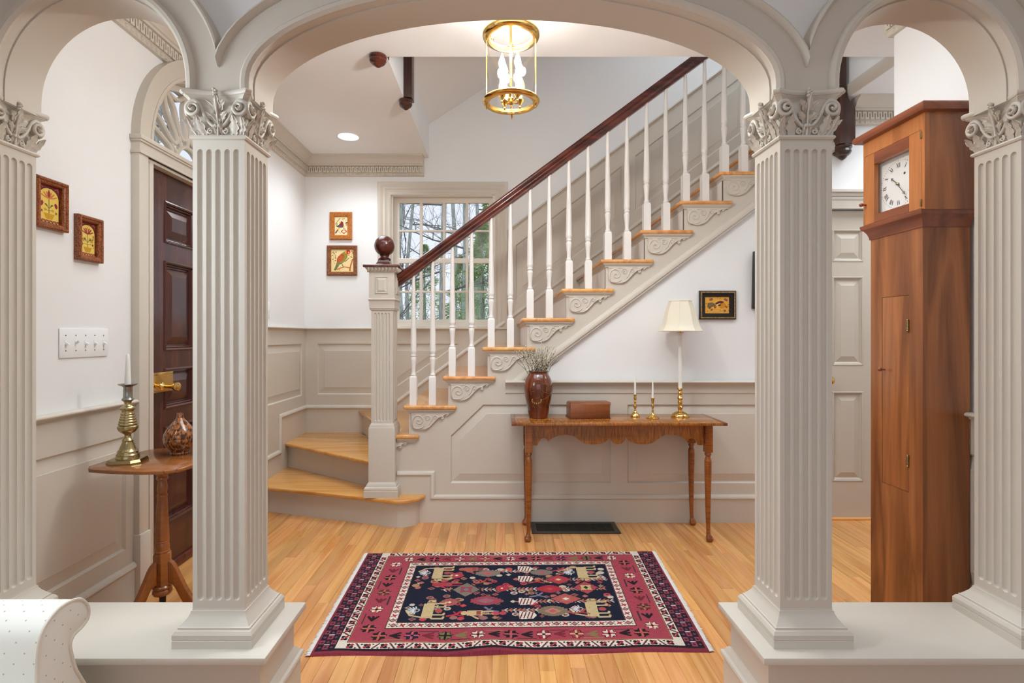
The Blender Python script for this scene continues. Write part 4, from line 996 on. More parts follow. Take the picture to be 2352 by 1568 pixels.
c4 = Canvas(30, 40, (60, 46, 50), .75, .1, 5); c4.ell(.5, .5, .2, .3, (92, 70, 76)); c4.rect(0, 0, 1, .08, (30, 26, 26))
wf4 = (Vector((1.785, 3.41, 1.568)), Vector((1, 0, 0)), Vector((0, math.sin(R(-2.5)), math.cos(R(2.5)))), Vector((0, -math.cos(R(2.5)), -math.sin(R(2.5)))))
wf4 = (wf4[0] + Vector((0, -.012, 0)), wf4[1], wf4[2], wf4[3])
picture('framed_picture', 'larger black ribbed picture frame, mostly hidden behind the right central column', wf4, .30, .37, [(0, 0), (0, .022), (.008, .026), (.012, .020), (.020, .020), (.026, .024), (.034, .016), (.042, .008), (.042, 0)], BLACKF, c4, (.226, .296))

# ================================================================ SWITCH PLATES
def switch(label, y0, y1, z0, z1, n):
    t = thing('switch_plate', label, 'light switch', (XL, (y0 + y1) / 2, z0), 'white switch plates on the left wall')
    f = FXL(XL)
    MB().box(y0, y1, z0, z1, 0, .006, f).build('plate', SWITCHW, t, bevel=.0025)
    p = (y1 - y0 - .006) / n; zm = (z0 + z1) / 2
    for i in range(n):
        y = y0 + .003 + p * (i + .5); up = (i == 1)
        b = MB().box(y - .0052, y + .0052, zm - .012, zm + .012, .005, .0072, f).build('toggle', SWITCHW, t)
        m = MB(); s = 1 if up else -1
        m.rings([[Vector((XL + .006 + d, y + a * q, zm + s * zc + b_ * .0042)) for a, b_ in ((-1, -1), (1, -1), (1, 1), (-1, 1))] for d, zc, q in ((0, .0, .0038), (.013, .007, .0034))]).build('lever', SWITCHW, b, bevel=.0008)
        for dz in (-.030, .030): MB().bump((Vector((XL + .006, y, zm + dz)), Vector((0, 1, 0)), Vector((0, 0, 1)), Vector((1, 0, 0))), .003, .003, .0015).build('screw', PEWTER, t)
switch('white five toggle switch plate left of the front door', 1.996, 2.243, 1.122, 1.238, 5)
switch('small white switch plate beyond the front door, just behind the left column', 3.735, 3.812, 1.335, 1.455, 1)

# ================================================================ CONSOLE TABLE
tb = thing('console_table', 'tiger maple console table with scalloped apron against the stair wall', 'table', (.69, 3.2, 0))
TZ = .703
MB().box(.087, 1.290, 3.022, 3.383, TZ - .017, TZ).build('top', MAPLE, tb, bevel=.002)
for a, b in ((.063, .0868), (1.2902, 1.314)): MB().box(a, b, 3.022, 3.383, TZ - .017, TZ).build('breadboard_end', wood('breadboard', (88, 44, 18), (122, 68, 28), 1, .22, 6, .3, .2) if a < 1 else bpy.data.materials['breadboard'], tb, bevel=.002)
sc = 1 / 4.3556 * 3.06 / 1200
ap = lambda x, y: (.145 + (x - 203) * sc, TZ - .017 - (y - 207) * sc)
half = [(275, 418), (325, 418)] + smooth([(325, 418), (342, 385), (368, 352), (395, 344), (420, 360), (435, 383)], 4)[1:] + smooth([(435, 383), (475, 348), (540, 321), (620, 313), (690, 328), (740, 362), (800, 398), (900, 410), (980, 396), (1030, 370), (1058, 338)], 4)[1:] + smooth([(1058, 338), (1075, 378), (1105, 402), (1136, 409)], 4)[1:]
full = half + [(2272 - x, y) for x, y in half[::-1][1:]]
poly = [ap(275, 205)] + [ap(*p) for p in full] + [ap(1997, 205)]
MB().plate(poly, [], FY(3.080), -.018, 0).build('apron', MAPLE, tb)
MB().box(.185, 1.20, 3.338, 3.356, TZ - .115, TZ - .0165).build('back_apron', MAPLE, tb)
for a in (.152, 1.218): MB().box(a - .0, a + .016, 3.115, 3.33, TZ - .105, TZ - .0165).build('side_apron', MAPLEZ, tb)
def tleg(x, y, out):
    m = MB(); h = .0205; m.box(x - h, x + h, y - h, y + h, .524, TZ - .0165)
    f = (Vector((x, y, 0)), Vector((1, 0, 0)), Vector((0, 1, 0)), Vector((0, 0, 1)))
    m.lathe([(.017, .526), (.0175, .520), (.0195, .515), (.0195, .509), (.0155, .503), (.0130, .498), (.0150, .490), (.0185, .482), (.0200, .470), (.0200, .455)], seg=16, fr=f)
    rs = []
    for z, r, o in ((.456, .0200, 0), (.40, .0196, 0), (.30, .0172, 0), (.20, .0150, 0), (.10, .0125, .001), (.055, .0115, .002), (.040, .0125, .004), (.030, .018, .008), (.020, .0215, .010), (.010, .0205, .010), (.004, .0165, .010), (0, .0155, .010)):
        rs.append([Vector((x + out * o * .7 + r * math.cos(2 * pi * j / 16), y - o * .7 + r * math.sin(2 * pi * j / 16), z)) for j in range(16)])
    m.rings(rs); return m.build('leg', MAPLEZ, tb)
for x, y, o in ((.1655, 3.076, -1), (1.2205, 3.076, 1), (.1655, 3.345, -1), (1.2205, 3.345, 1)): tleg(x, y, o)

def lathe_thing(name, label, cat, loc, prof, mat, part='body', seg=28, group=None, tree=None):
    m = MB().lathe(prof, seg=seg); o = m.build(name, mat, None, local=True, ang=40); o.location = loc
    return tag(o, label, cat, group)
def scaled(pts, ybase, s): return [(w * s, (ybase - y) * s) for y, w in pts]
# vase with sgraffito bird
VS = .000343; VL = (WX(1236.5, 3.226), 3.226, TZ)
vp = [(1405, 160), (1398, 170), (1385, 170), (1300, 188), (1200, 205), (1100, 226), (1000, 246), (900, 257), (820, 256), (740, 241), (680, 216), (630, 186), (604, 168), (592, 170), (578, 181), (570, 182), (566, 178), (572, 160), (640, 150)]
vz = thing('stoneware_vase', 'brown glazed stoneware vase with scratched bird at left end of the console table', 'vase', VL)
GLZ = speckle('brown_glaze', (84, 34, 14), (110, 50, 22), 9, .13, coat=.5)
MB().lathe(scaled(vp, 1405, VS), seg=40).build('body', GLZ, vz, local=True, ang=50)
INC = plain('buff_slip', (164, 116, 70), .45)
vr = sorted([(y, w) for y, w in vp[:15]])
def vsurf(x, y):
    w = np.interp(y, [a for a, b in vr], [b for a, b in vr]); dx = max(-.97, min(.97, (x - 520) / w)); a = math.asin(dx)
    r = (w + 1.5) * VS; return Vector((r * math.sin(a), -r * math.cos(a), (1405 - y) * VS))
m = MB()
for st_ in ([(352, 880), (385, 810), (450, 765), (530, 750), (600, 775), (690, 830), (745, 880), (740, 935), (690, 945), (600, 920), (545, 870), (520, 820), (545, 785), (600, 775)], [(352, 880), (365, 910), (385, 980)], [(385, 920), (430, 915)], [(520, 890), (560, 970), (580, 1010)], [(520, 960), (515, 1015), (445, 1035)], [(745, 935), (690, 990), (640, 1030), (560, 1060)], [(600, 780), (690, 790), (735, 860)], [(640, 830), (640, 910)], [(670, 840), (672, 925)], [(700, 860), (702, 935)], [(570, 720), (590, 760)], [(620, 715), (615, 770)], [(640, 725), (630, 770)], [(690, 1000), (670, 1100), (690, 1190)], [(400, 1180), (500, 1235)], [(500, 1160), (560, 1210)], [(540, 1230), (640, 1280)], [(420, 1150), (440, 1200)]):
    m.tube([vsurf(*p) for p in smooth(st_, 4)] if len(st_) > 2 else [vsurf(*p) for p in st_], .0006, 5)
for i in range(9):
    a = R(-200 + 27 * i); q = vsurf(475 + 80 * math.cos(a), 1075 - 50 * math.sin(a)); n_ = Vector((q.x, q.y, 0)).normalized()
    m.bump((q, Vector((-n_.y, n_.x, 0)), Vector((0, 0, 1)), n_), .0042, .006, .0016)
m.build('scratched_bird', INC, vz, local=True)
# pussy willow
wl_ = thing('pussy_willow_bunch', 'bunch of pussy willow twigs standing in the brown vase', 'dried flowers', (VL[0], VL[1], TZ + .26))
TWIG = plain('willow_twig', (84, 70, 44), .6); CATK = plain('willow_catkin', (214, 204, 180), .8); DTWIG = plain('dark_twig', (52, 52, 56), .6)
rw = random.Random(11)
tips = [(570, 60), (700, 120), (820, 130), (740, 130), (660, 130), (520, 150), (100, 215), (300, 130), (400, 150), (245, 180), (150, 245), (410, 190)]
for i in range(58): tips.append((rw.gauss(500, 175), rw.uniform(170, 400)))
for i, (tx, ty) in enumerate(tips):
    tx = max(110, min(835, tx)); a = rw.uniform(0, 2 * pi); r0 = .042 * math.sqrt(rw.random())
    top = Vector(((tx - 520) * VS, rw.uniform(-.075, .075), (1405 - ty) * VS - .26)); b0 = Vector((r0 * math.cos(a) * .9 + top.x * .15, r0 * math.sin(a), -.03))
    midp = (b0 + top) / 2 + Vector((rw.uniform(-.006, .006), rw.uniform(-.006, .006), .006)); midp.x -= top.x * .06
    pts = smooth([b0, midp, top], 4); n = len(pts)
    s = MB().tube(pts, [.0013 * (1 - .6 * k / n) + .0002 for k in range(n)], 5).build('twig', TWIG, wl_, local=True)
    k_m = MB(); L_ = int(6 + 8 * rw.random())
    for k in range(L_):
        f = .30 + .70 * k / max(1, L_ - 1); q = Vector(pts[0]).lerp(Vector(pts[-1]), 0); idx = f * (n - 1); i0 = min(int(idx), n - 2); q = Vector(pts[i0]).lerp(Vector(pts[i0 + 1]), idx - i0)
        d = (Vector(pts[i0 + 1]) - Vector(pts[i0])).normalized(); side = Vector((rw.uniform(-1, 1), rw.uniform(-1, 1), 0)); dd = (d + side * .4).normalized(); q = q + side * .0015
        k_m.tube([q, q + dd * .0028, q + dd * .006, q + dd * .0085], [.0005, .0023, .0021, .0003], 5)
    tag(k_m.build('catkins', CATK, s, local=True), kind='stuff')
for tx, ty in ((880, 310), (955, 315), (890, 375), (840, 370)):
    MB().tube([Vector(((690 - 520) * VS * .8, -.01, -.02)), Vector(((740 - 520) * VS, -.02, (1405 - 480) * VS - .26)), Vector(((tx - 520) * VS, -.03, (1405 - ty) * VS - .26))], [.001, .0014, .0005], 5).build('dark_twig', DTWIG, wl_, local=True)
# box
bxl = thing('wooden_box', 'reddish brown wooden box with sliding lid between the vase and candlesticks', 'box', (.424, 3.165, TZ)); bxl.rotation_euler = (0, 0, R(5))
MB().box(0, .243, 0, .125, .004, .089).build('case', BOXW, bxl, local=True, bevel=.001)
MB().box(-.004, .247, -.004, .129, 0, .006).build('base_moulding', wood('box_dark', (76, 30, 16), (96, 42, 22), 0, .35, 6), bxl, local=True, bevel=.0015)
MB().plate([(0.003, .0885), (.122, .0885), (.110, .097), (.015, .097)], [], (Vector((0, 0, 0)), Vector((0, 1, 0)), Vector((0, 0, 1)), Vector((1, 0, 0))), .004, .252).build('lid', BOXW, bxl, local=True, bevel=.0008)
# brass candlesticks, candles, lamp on the console
CS = 1 / 4.9 / 1200
def bl(px, py): Y = (CH - TZ) * 1200 / (py - 770); return (WX(px, Y), Y, TZ)
la = bl(1458.8, 956.5); sA = CS * la[1]
lathe_thing('candlestick', 'taller small brass candlestick beside the wooden box', 'candlestick', la, [(.02, 0)] + scaled([(1450, 53), (1444, 54), (1436, 52), (1425, 44), (1405, 28), (1395, 15), (1385, 10), (1372, 14), (1362, 10), (1345, 17), (1330, 20), (1312, 16), (1296, 10), (1282, 15), (1268, 9), (1252, 16), (1240, 18), (1225, 13), (1212, 16), (1200, 18)], 1450, sA), BRASS, group='small brass candlesticks')
lathe_thing('candle', 'white taper candle in the candlestick nearest the wooden box', 'candle', (la[0], la[1], TZ + 248 * sA), [(12.5 * sA, 0), (11 * sA, 120 * sA), (7 * sA, 180 * sA), (2 * sA, 205 * sA), (.4 * sA, 216 * sA)], WAX, group='candles on the console table')
lb = bl(1499.2, 960); sB = CS * lb[1]
lathe_thing('candlestick', 'shorter brass candlestick with petal base, nearest the table lamp', 'candlestick', lb, [(.02, 0)] + scaled([(1470, 74), (1464, 76), (1456, 68), (1442, 42), (1425, 20), (1410, 12), (1400, 9), (1385, 14), (1370, 9), (1345, 14), (1325, 18), (1310, 12), (1300, 12), (1280, 16), (1255, 18), (1243, 22)], 1470, sB), BRASS, group='small brass candlesticks')
lathe_thing('candle', 'white taper candle in the petal base candlestick near the lamp', 'candle', (lb[0], lb[1], TZ + 224 * sB), [(13 * sB, 0), (10 * sB, 120 * sB), (6 * sB, 185 * sB), (2 * sB, 205 * sB), (.4 * sB, 220 * sB)], WAX, group='candles on the console table')
ll = bl(1562.3, 956); sL = CS * ll[1]
lp_ = thing('table_lamp', 'slender candlestick lamp with brass base and cream panelled shade on the console', 'lamp', ll)
MB().lathe([(.02, 0)] + scaled([(1456, 98), (1448, 99), (1438, 96), (1425, 84), (1410, 58), (1398, 25), (1385, 20), (1365, 27), (1350, 28), (1335, 14), (1315, 22), (1290, 28), (1270, 20), (1257, 31), (1247, 34), (1235, 25), (1215, 19), (1200, 26), (1190, 27), (1175, 17), (1160, 24), (1150, 34), (1138, 32)], 1456, sL), seg=28).build('base', BRASS, lp_, local=True, ang=40)
MB().lathe([(21 * sL, 318 * sL), (20 * sL, 640 * sL), (19 * sL, 940 * sL)], seg=20).build('candle_tube', WAX, lp_, local=True)
SHADE = plain('cream_shade_silk', (240, 226, 204), .8); SHADE.node_tree.nodes['Principled BSDF'].inputs['Subsurface Weight'].default_value = .15
MB().lathe([(40 * sL, 938 * sL), (38 * sL, 946 * sL), (14 * sL, 950 * sL), (8 * sL, 1300 * sL)], seg=16).build('socket', BRASS, lp_, local=True)
sp_ = [(960, 238), (966, 236), (985, 222), (1030, 200), (1100, 180), (1200, 158), (1296, 122), (1300, 122)]
m = MB(); n_ = 8
def octo(y, w, k=0): return [Vector(((w * sL) * math.cos(2 * pi * (j + .5) / n_), (w * sL) * math.sin(2 * pi * (j + .5) / n_), y * sL)) for j in range(n_)]
m.rings([octo(y, w) for y, w in sp_] + [octo(y, w - 5) for y, w in sp_[::-1]], True, False, False, True)
sh = m.build('shade', SHADE, lp_, local=True, ang=30)
m = MB()
for j in range(n_): m.tube([Vector(((w + 1) * sL * math.cos(2 * pi * (j + .5) / n_), (w + 1) * sL * math.sin(2 * pi * (j + .5) / n_), y * sL)) for y, w in sp_], .0014, 6)
for y, w in ((962, 238), (1298, 122)): m.tube(octo(y, w), .003, 6, loop=True)
m.build('shade_piping', SHADE, sh, local=True)
MB().lathe(scaled([(1300, 0), (1310, 6), (1316, 12), (1325, 16), (1335, 14), (1342, 8), (1356, 12), (1366, 10), (1376, 5), (1400, 6), (1412, 2)], 0, -sL), seg=14).build('finial', PEWTER, lp_, local=True)

# ================================================================ FLOOR REGISTER
vn = thing('floor_register', 'dark bronze floor vent grille under the console table', 'floor vent', (.462, 3.28, 0))
VNT = plain('bronze_register', (74, 68, 60), .45, .5); DKV = plain('register_slats', (44, 40, 34), .5, .4)
MB().plate(rect(.190, .735, 3.184, 3.374), [rect(.222, .703, 3.214, 3.344)], FZ(0), 0, .007).build('frame', VNT, vn, bevel=.0015)
MB().box(.215, .71, 3.205, 3.352, .0005, .0015).build('backing', BLACKF, vn)
m = MB()
for i in range(11): m.box(.222 + i * .0481 - .0012, .222 + i * .0481 + .0012, 3.214, 3.344, .001, .006)
for i in range(13): m.box(.222, .703, 3.219 + i * .0102 - .003, 3.219 + i * .0102 + .003, .001, .0045)
tag(m.build('grille', DKV, vn), kind='stuff')

# ================================================================ CANDLESTAND (left)
cs = thing('candlestand', 'cherry tripod candlestand with notched corner top beside the front door', 'table', (-1.402, 2.165, 0)); cs.rotation_euler = (0, 0, R(-6))
def standtop():
    P = []; h = .188
    for k in range(4):
        a = k * pi / 2
        side = [(-h * .80, -h), (-h * .4, -h - .010), (0, -h - .013), (h * .4, -h - .010), (h * .80, -h)]
        cor = [(h * .80, -h + .010), (h * .88, -h + .012), (h * .955, -h + .035), (h * .99, -h * .82), (h * .985, -h * .80 - .001), (h - .001, -h * .80)]
        for x, y in side + cor[:-1]: P.append((x * math.cos(a) - y * math.sin(a), x * math.sin(a) + y * math.cos(a)))
    return P
ST_ = standtop(); MB().rings([[Vector((x * k_s, y * k_s, z)) for x, y in ST_] for k_s, z in ((.984, .686), (.996, .6875), (1, .690), (1, .696), (.996, .699), (.990, .700))]).build('top', TABLEC, cs, local=True, ang=45)
MB().box(-.09, .09, -.03, .03, .668, .686).build('cleat', TABLEC, cs, local=True)
post = MB().lathe([(.022, .670), (.026, .655), (.024, .640), (.019, .628), (.022, .622), (.022, .616), (.0165, .611), (.0165, .605), (.0185, .594), (.0200, .582), (.0192, .570), (.0165, .556), (.0200, .551), (.0208, .546), (.0185, .541), (.0190, .530), (.0220, .460), (.0250, .385), (.0262, .366), (.0238, .362), (.0262, .358), (.0240, .354), (.0268, .345), (.0275, .334), (.0262, .324), (.0285, .320), (.0285, .316), (.026, .313)], seg=24)
post.lathe([(.022, .318), (.033, .312), (.0345, .305), (.0345, .185), (.030, .176)], seg=6)
post.lathe([(.030, .180), (.0355, .174), (.0355, .168), (.031, .163), (.0355, .158), (.037, .150), (.033, .141), (.022, .135), (.01, .133)], seg=24)
MB_ = post.build('post', TABLEZ, cs, local=True)
for a in (249, 9, 129):
    d = Vector((math.cos(R(a)), math.sin(R(a)), 0)); n_ = Vector((-d.y, d.x, 0))
    up = smooth([(.028, .282), (.050, .262), (.078, .205), (.112, .140), (.160, .085), (.215, .045), (.262, .016)], 5); lo_ = smooth([(.028, .190), (.050, .178), (.075, .130), (.105, .080), (.150, .036), (.205, .010), (.256, 0)], 5)
    m = MB(); m.plate(up + lo_[::-1], [], (Vector((0, 0, 0)), d, Vector((0, 0, 1)), n_), -.012, .012)
    m.build('leg', TABLEZ, cs, local=True, bevel=.003)
m = MB().box(-.010, .014, -.004, .004, .090, .136); m.build('iron_strap', BLACKF, cs, local=True)
# big candlestick, candle, jug
S3 = .000324; cl = (WX(293.5, 2.105), 2.105, .700)
ck = thing('candlestick', 'large aged brass beehive candlestick on the candlestand', 'candlestick', cl); ck.rotation_euler = (0, 0, R(12))
bq = lambda h, c: [(h, -c), (h, c), (c, h), (-c, h), (-h, c), (-h, -c), (-c, -h), (c, -h)]
m = MB(); m.rings([[Vector((x * a, y * a, z)) for x, y in bq(.062, .036)] for a, z in ((1, 0), (1, .006), (.92, .016), (.62, .019))]); m.build('foot', BRASSO, ck, local=True, ang=20)
prof = scaled([(1278, 128), (1262, 128), (1240, 122), (1232, 124), (1215, 112), (1200, 108), (1192, 110), (1170, 92), (1150, 84), (1110, 70), (1080, 58), (1066, 58), (1056, 62), (1046, 56), (1030, 42), (1000, 33), (980, 40), (960, 74), (935, 96), (905, 111), (882, 108), (872, 94), (862, 100), (850, 100), (840, 90), (828, 94), (816, 92), (806, 83), (794, 88), (784, 85), (774, 77), (764, 81), (754, 78), (744, 70), (734, 74), (722, 72), (712, 62), (692, 62), (674, 78), (662, 85), (650, 82), (636, 60), (620, 40), (596, 35), (576, 44), (560, 62)], 1330, S3)
MB().lathe(prof, seg=32).build('stem', BRASSO, ck, local=True, ang=45)
MB().lathe(scaled([(562, 60), (552, 67), (540, 60), (524, 50), (400, 49), (386, 58), (376, 88), (364, 105), (358, 104), (366, 60), (380, 40)], 1330, S3), seg=32).build('socket', PEWTER, ck, local=True, ang=45)
lathe_thing('candle', 'white candle in the large brass candlestick on the candlestand', 'candle', (cl[0], cl[1], .700 + .306), [(.0108, 0), (.0105, .03), (.0075, .10), (.006, .124), (.002, .130)], WAX)
JG = .000348; jl = (WX(413.5, 2.262), 2.262, .700)
jm, nt, bb = base_mat('mottled_brown_glaze', .1); bb.inputs['Coat Weight'].default_value = .6
tc = nt.nodes.new('ShaderNodeTexCoord'); mp = nt.nodes.new('ShaderNodeMapping'); mp.inputs['Scale'].default_value = (120, 120, 46); nz = nt.nodes.new('ShaderNodeTexNoise'); nz.inputs['Detail'].default_value = 5; nz.inputs['Scale'].default_value = 1; rp = nt.nodes.new('ShaderNodeValToRGB')
rp.color_ramp.elements[0].position = .42; rp.color_ramp.elements[0].color = lin((58, 26, 10)); rp.color_ramp.elements[1].position = .60; rp.color_ramp.elements[1].color = lin((168, 100, 42))
nt.links.new(tc.outputs['Object'], mp.inputs[0]); nt.links.new(mp.outputs[0], nz.inputs['Vector']); nt.links.new(nz.outputs['Fac'], rp.inputs[0]); nt.links.new(rp.outputs[0], bb.inputs['Base Color'])
lathe_thing('stoneware_jug', 'mottled brown glazed bottle jug on the candlestand', 'jug', jl, [(.02, 0)] + scaled([(1196, 104), (1186, 110), (1172, 106), (1160, 108), (1130, 132), (1085, 162), (1040, 178), (1004, 182), (1000, 180), (996, 182), (950, 176), (900, 152), (850, 116), (800, 76), (770, 50), (752, 38), (746, 40), (738, 36), (728, 38), (720, 34), (712, 36), (700, 33), (690, 30), (688, 22), (740, 20)], 1196, JG), jm, seg=36)
# ================================================================ LANTERN
LX, LY, LZ0, LZ1 = .044, 2.215, 2.194, 2.474
ln_ = thing('hanging_lantern', 'round polished brass and glass hall lantern hanging from the foyer ceiling', 'lantern', (LX, LY, LZ0))
H = LZ1 - LZ0
MB().lathe([(.096, .004), (.093, -.002), (.096, -.006), (.108, -.005), (.120, .002), (.1215, .006), (.120, .011), (.112, .016), (.104, .018), (.098, .014)], seg=48).rings([[Vector((0, 0, 0))] * 3] * 2, True, False, False) if False else None
def hoop(name, pr, z): 
    m = MB(); n = 48; m.rings([[Vector((r * math.cos(2 * pi * j / n), r * math.sin(2 * pi * j / n), z + h)) for r, h in pr] for j in range(n)], True, False, False, True)
    return m.build(name, BRASS, ln_, local=True, ang=35)
hoop('bottom_ring', [(.0925, .002), (.094, -.004), (.100, -.006), (.110, -.004), (.119, .002), (.1215, .006), (.120, .010), (.112, .015), (.104, .020), (.099, .016), (.098, .008)], 0)
hoop('top_ring', [(.093, -.010), (.096, -.014), (.104, -.012), (.110, -.010), (.118, -.004), (.121, .004), (.121, .012), (.116, .020), (.108, .022), (.098, .016), (.094, .006)], H)
m = MB(); n = 48; m.rings([[Vector((r * math.cos(2 * pi * j / n), r * math.sin(2 * pi * j / n), h)) for r, h in ((.101, .014), (.1015, .014), (.1015, H - .006), (.101, H - .006))] for j in range(n)], True, False, False, True)
m.build('glass_cylinder', GLASS, ln_, local=True, ang=60)
for a in (62, 152, 242, 332):
    c, s = math.cos(R(a + 25)), math.sin(R(a + 25)); x, y = .105 * c, .105 * s
    m = MB(); q = []; nb = 46
    for i in range(nb * 2 + 1): q.append((.0016 if i % 2 == 0 else .0030, .012 + (H - .02) * i / (nb * 2)))
    m.lathe(q, (x, y, 0), 8); m.build('beaded_rod', BRASS, ln_, local=True)
    fin = lambda b, sg: [(.0035 * 1, b), (.005, b + sg * .004), (.003, b + sg * .007), (.0055, b + sg * .012), (.003, b + sg * .017), (.001, b + sg * .024)]
    MB().lathe(fin(-.002, -1)[::-1], (x, y, 0), 10).build('finial', BRASS, ln_, local=True); MB().lathe(fin(H + .016, 1), (x, y, 0), 10).build('finial', BRASS, ln_, local=True)
MB().lathe([(.001, -.020), (.004, -.016), (.003, -.010), (.010, -.004), (.013, .004), (.013, .018), (.009, .024), (.004, .03), (.0038, .10), (.006, .104), (.0038, .108), (.0038, .20), (.007, .206), (.0045, .215), (.0038, H + .10), (.010, H + .11), (.014, H + .12), (.006, H + .135), (.003, H + .15), (.003, 2.70 - LZ0), (.03, 2.705 - LZ0), (.055, 2.725 - LZ0), (.058, CEIL - LZ0 - .0005)], seg=16).build('centre_stem', BRASS, ln_, local=True)
BULB = plain('lit_bulb', (255, 236, 200), .3, emit=(255, 232, 196), es=14)
for a in (35, 125, 215, 305):
    c, s = math.cos(R(a)), math.sin(R(a)); x, y = .047 * c, .047 * s
    MB().tube([(0, 0, .010), (x * .5, y * .5, .004), (x, y, .014)], .003, 8).build('candle_arm', BRASS, ln_, local=True)
    MB().lathe([(.002, -.012), (.005, -.006), (.003, .000), (.006, .008), (.016, .020), (.018, .024), (.012, .026), (.011, .030)], (x, y, 0), 16).build('drip_cup', BRASS, ln_, local=True)
    k = MB().lathe([(.0098, .028), (.0098, .122), (.006, .124)], (x, y, 0), 14).build('candle_sleeve', WAX, ln_, local=True)
    MB().lathe([(.006, .122), (.008, .130), (.0135, .146), (.0145, .156), (.012, .168), (.006, .182), (.0025, .192), (.0008, .198)], (x, y, 0), 14).build('bulb', BULB, k, local=True, ang=60)
    point('lantern_bulb_light', (LX + x, LY + y, LZ0 + .225), 9.5, (.92, .93, .91), .02)
for a in (20, 140, 260):
    c, s = math.cos(R(a)), math.sin(R(a)); P = [(.108, H + .012), (.118, H + .045), (.100, H + .075), (.070, H + .085), (.045, H + .072), (.025, H + .085), (.010, H + .125)]
    MB().tube(smooth([(r * c, r * s, z) for r, z in P], 5), .0032, 8).build('scroll_arm', BRASS, ln_, local=True)
    MB().lathe([(.002, H + .018), (.007, H + .024), (.009, H + .030), (.006, H + .036), (.002, H + .040)], (.108 * c, .108 * s, 0), 12).build('knop', BRASS, ln_, local=True)
# ================================================================ RECESSED LIGHTS
LENS = plain('downlight_lens', (255, 255, 250), .4, emit=(255, 246, 232), es=9)
def downlight(label, x, y, p):
    t = thing('recessed_light', label, 'ceiling light', (x, y, CEIL), 'recessed ceiling lights')
    MB().lathe([(.088, 0), (.087, -.004), (.078, -.005), (.075, -.002), (.075, -.0005)], (0, 0, 0), 32, cap=False).build('trim_ring', CEILM, t, local=True)
    MB().lathe([(.076, -.0012), (.03, -.0025), (.001, -.003)], (0, 0, 0), 32, cap=False).build('lens', LENS, t, local=True)
    spot('downlight_beam', (x, y, CEIL - .03), p, (.92, .95, 1), 140, .07)
downlight('round recessed ceiling light over the stair landing', WX(800, 4.02), 4.02, 16)

# ================================================================ TALL CASE CLOCK
ck2 = thing('tall_case_clock', 'tall cherry case clock with white dial standing right of the arcade', 'clock', (1.69, 2.12, 0))
TX, HX = 1.604, 1.585                     # trunk and hood front planes
ty0, ty1, hy0, hy1 = 1.985, 2.264, 1.953, 2.283; TBX, HBX = 1.783, 1.787
fT = FXR(TX); fH = FXR(HX)
# trunk front with door opening
dz0, dz1, dy0, dy1 = .593, 1.369, 2.052, 2.197
MB().plate(rect(-ty1, -ty0, 0, 1.640), [rect(-dy1, -dy0, dz0, dz1)], fT, -.018, 0).build('trunk_front', CHERRY, ck2)
m = MB(); m.box(TX + .018, TBX, ty0, ty0 + .016, 0, 1.64); m.box(TX + .018, TBX, ty1 - .016, ty1, 0, 1.64); m.box(TBX - .008, TBX, ty0 + .016, ty1 - .016, 0, 1.64)
m.build('trunk_sides', CHERRY, ck2)
MB().box(TX + .019, TX + .022, dy0 - .01, dy1 + .01, dz0 - .01, dz1 + .01).build('trunk_inner', BLACKF, ck2)
td = MB().box(-dy1 + .0014, -dy0 - .0014, dz0 + .0014, dz1 - .0014, -.016, -.0004, fT).build('trunk_door', CHERRY, ck2, bevel=.0006)
kn = lambda y, z, X, s=1: MB().lathe([(.0035 * s, 0), (.0035 * s, .010), (.006 * s, .014), (.0085 * s, .019), (.0085 * s, .024), (.005 * s, .029), (.001, .030)], seg=16, fr=(Vector((X, y, z)), Vector((0, -1, 0)), Vector((0, 0, 1)), Vector((-1, 0, 0))))
kn(2.182, 1.068, TX).build('knob', CHERRYD, td)
HNG = plain('hinge_brass', (150, 128, 84), .35, 1)
for z in (1.249, .717): MB().lathe([(.0006, -.026), (.004, -.024), (.0055, -.021), (.0035, -.018), (.0048, -.016), (.0048, -.006), (.004, -.005), (.0048, -.004), (.0048, .005), (.004, .006), (.0048, .007), (.0048, .016), (.0035, .018), (.0055, .021), (.004, .024), (.0006, .026)], (TX - .003, 2.055, z), 12).build('hinge', HNG, td)
# cove between trunk and hood
COV = [(0, 1.622), (-.004, 1.622), (-.005, 1.632), (-.010, 1.648), (-.018, 1.662), (-.026, 1.668), (-.028, 1.676), (-.029, 1.684), (0, 1.684)]
MB().sweep([(TBX, ty1), (TX, ty1), (TX, ty0), (TBX, ty0)], [(o_, z_) for o_, z_ in COV], FZ(0)).build('cove_moulding', CHERRYD, ck2)
# hood
gz0, gz1, gy0, gy1 = 1.722, 1.937, 2.028, 2.217; oz0, oz1, oy0, oy1 = 1.688, 1.985, 1.967, 2.275
MB().plate(rect(-hy1, -hy0, 1.682, 2.05), [rect(-oy1, -oy0, oz0, oz1)], fH, -.018, 0).build('hood_front', CHERRYH, ck2)
m = MB(); m.box(HX + .018, HBX, hy0, hy0 + .014, 1.682, 2.05); m.box(HX + .018, HBX, hy1 - .014, hy1, 1.682, 2.05); m.box(HBX - .006, HBX, hy0, hy1, 1.682, 2.05); m.build('hood_sides', CHERRY, ck2)
hd = MB().plate(rect(-oy1 + .0012, -oy0 - .0012, oz0 + .0012, oz1 - .0012), [rect(-gy1, -gy0, gz0, gz1)], fH, -.018, -.0004).build('hood_door', CHERRYH, ck2)
for a_, b_ in ((gz0 - .033, gz0), (gz1, gz1 + .046)): MB().box(-gy1, -gy0, a_, b_, -.0003, .0004, fH).build('door_rail', CHERRYD, hd)
MB().box(-gy1 - .003, -gy0 + .003, gz0 - .003, gz1 + .003, -.012, -.010, fH).build('glass', GLASS, hd)
kn(2.266, 1.775, HX, .95).build('knob', CHERRYD, hd)
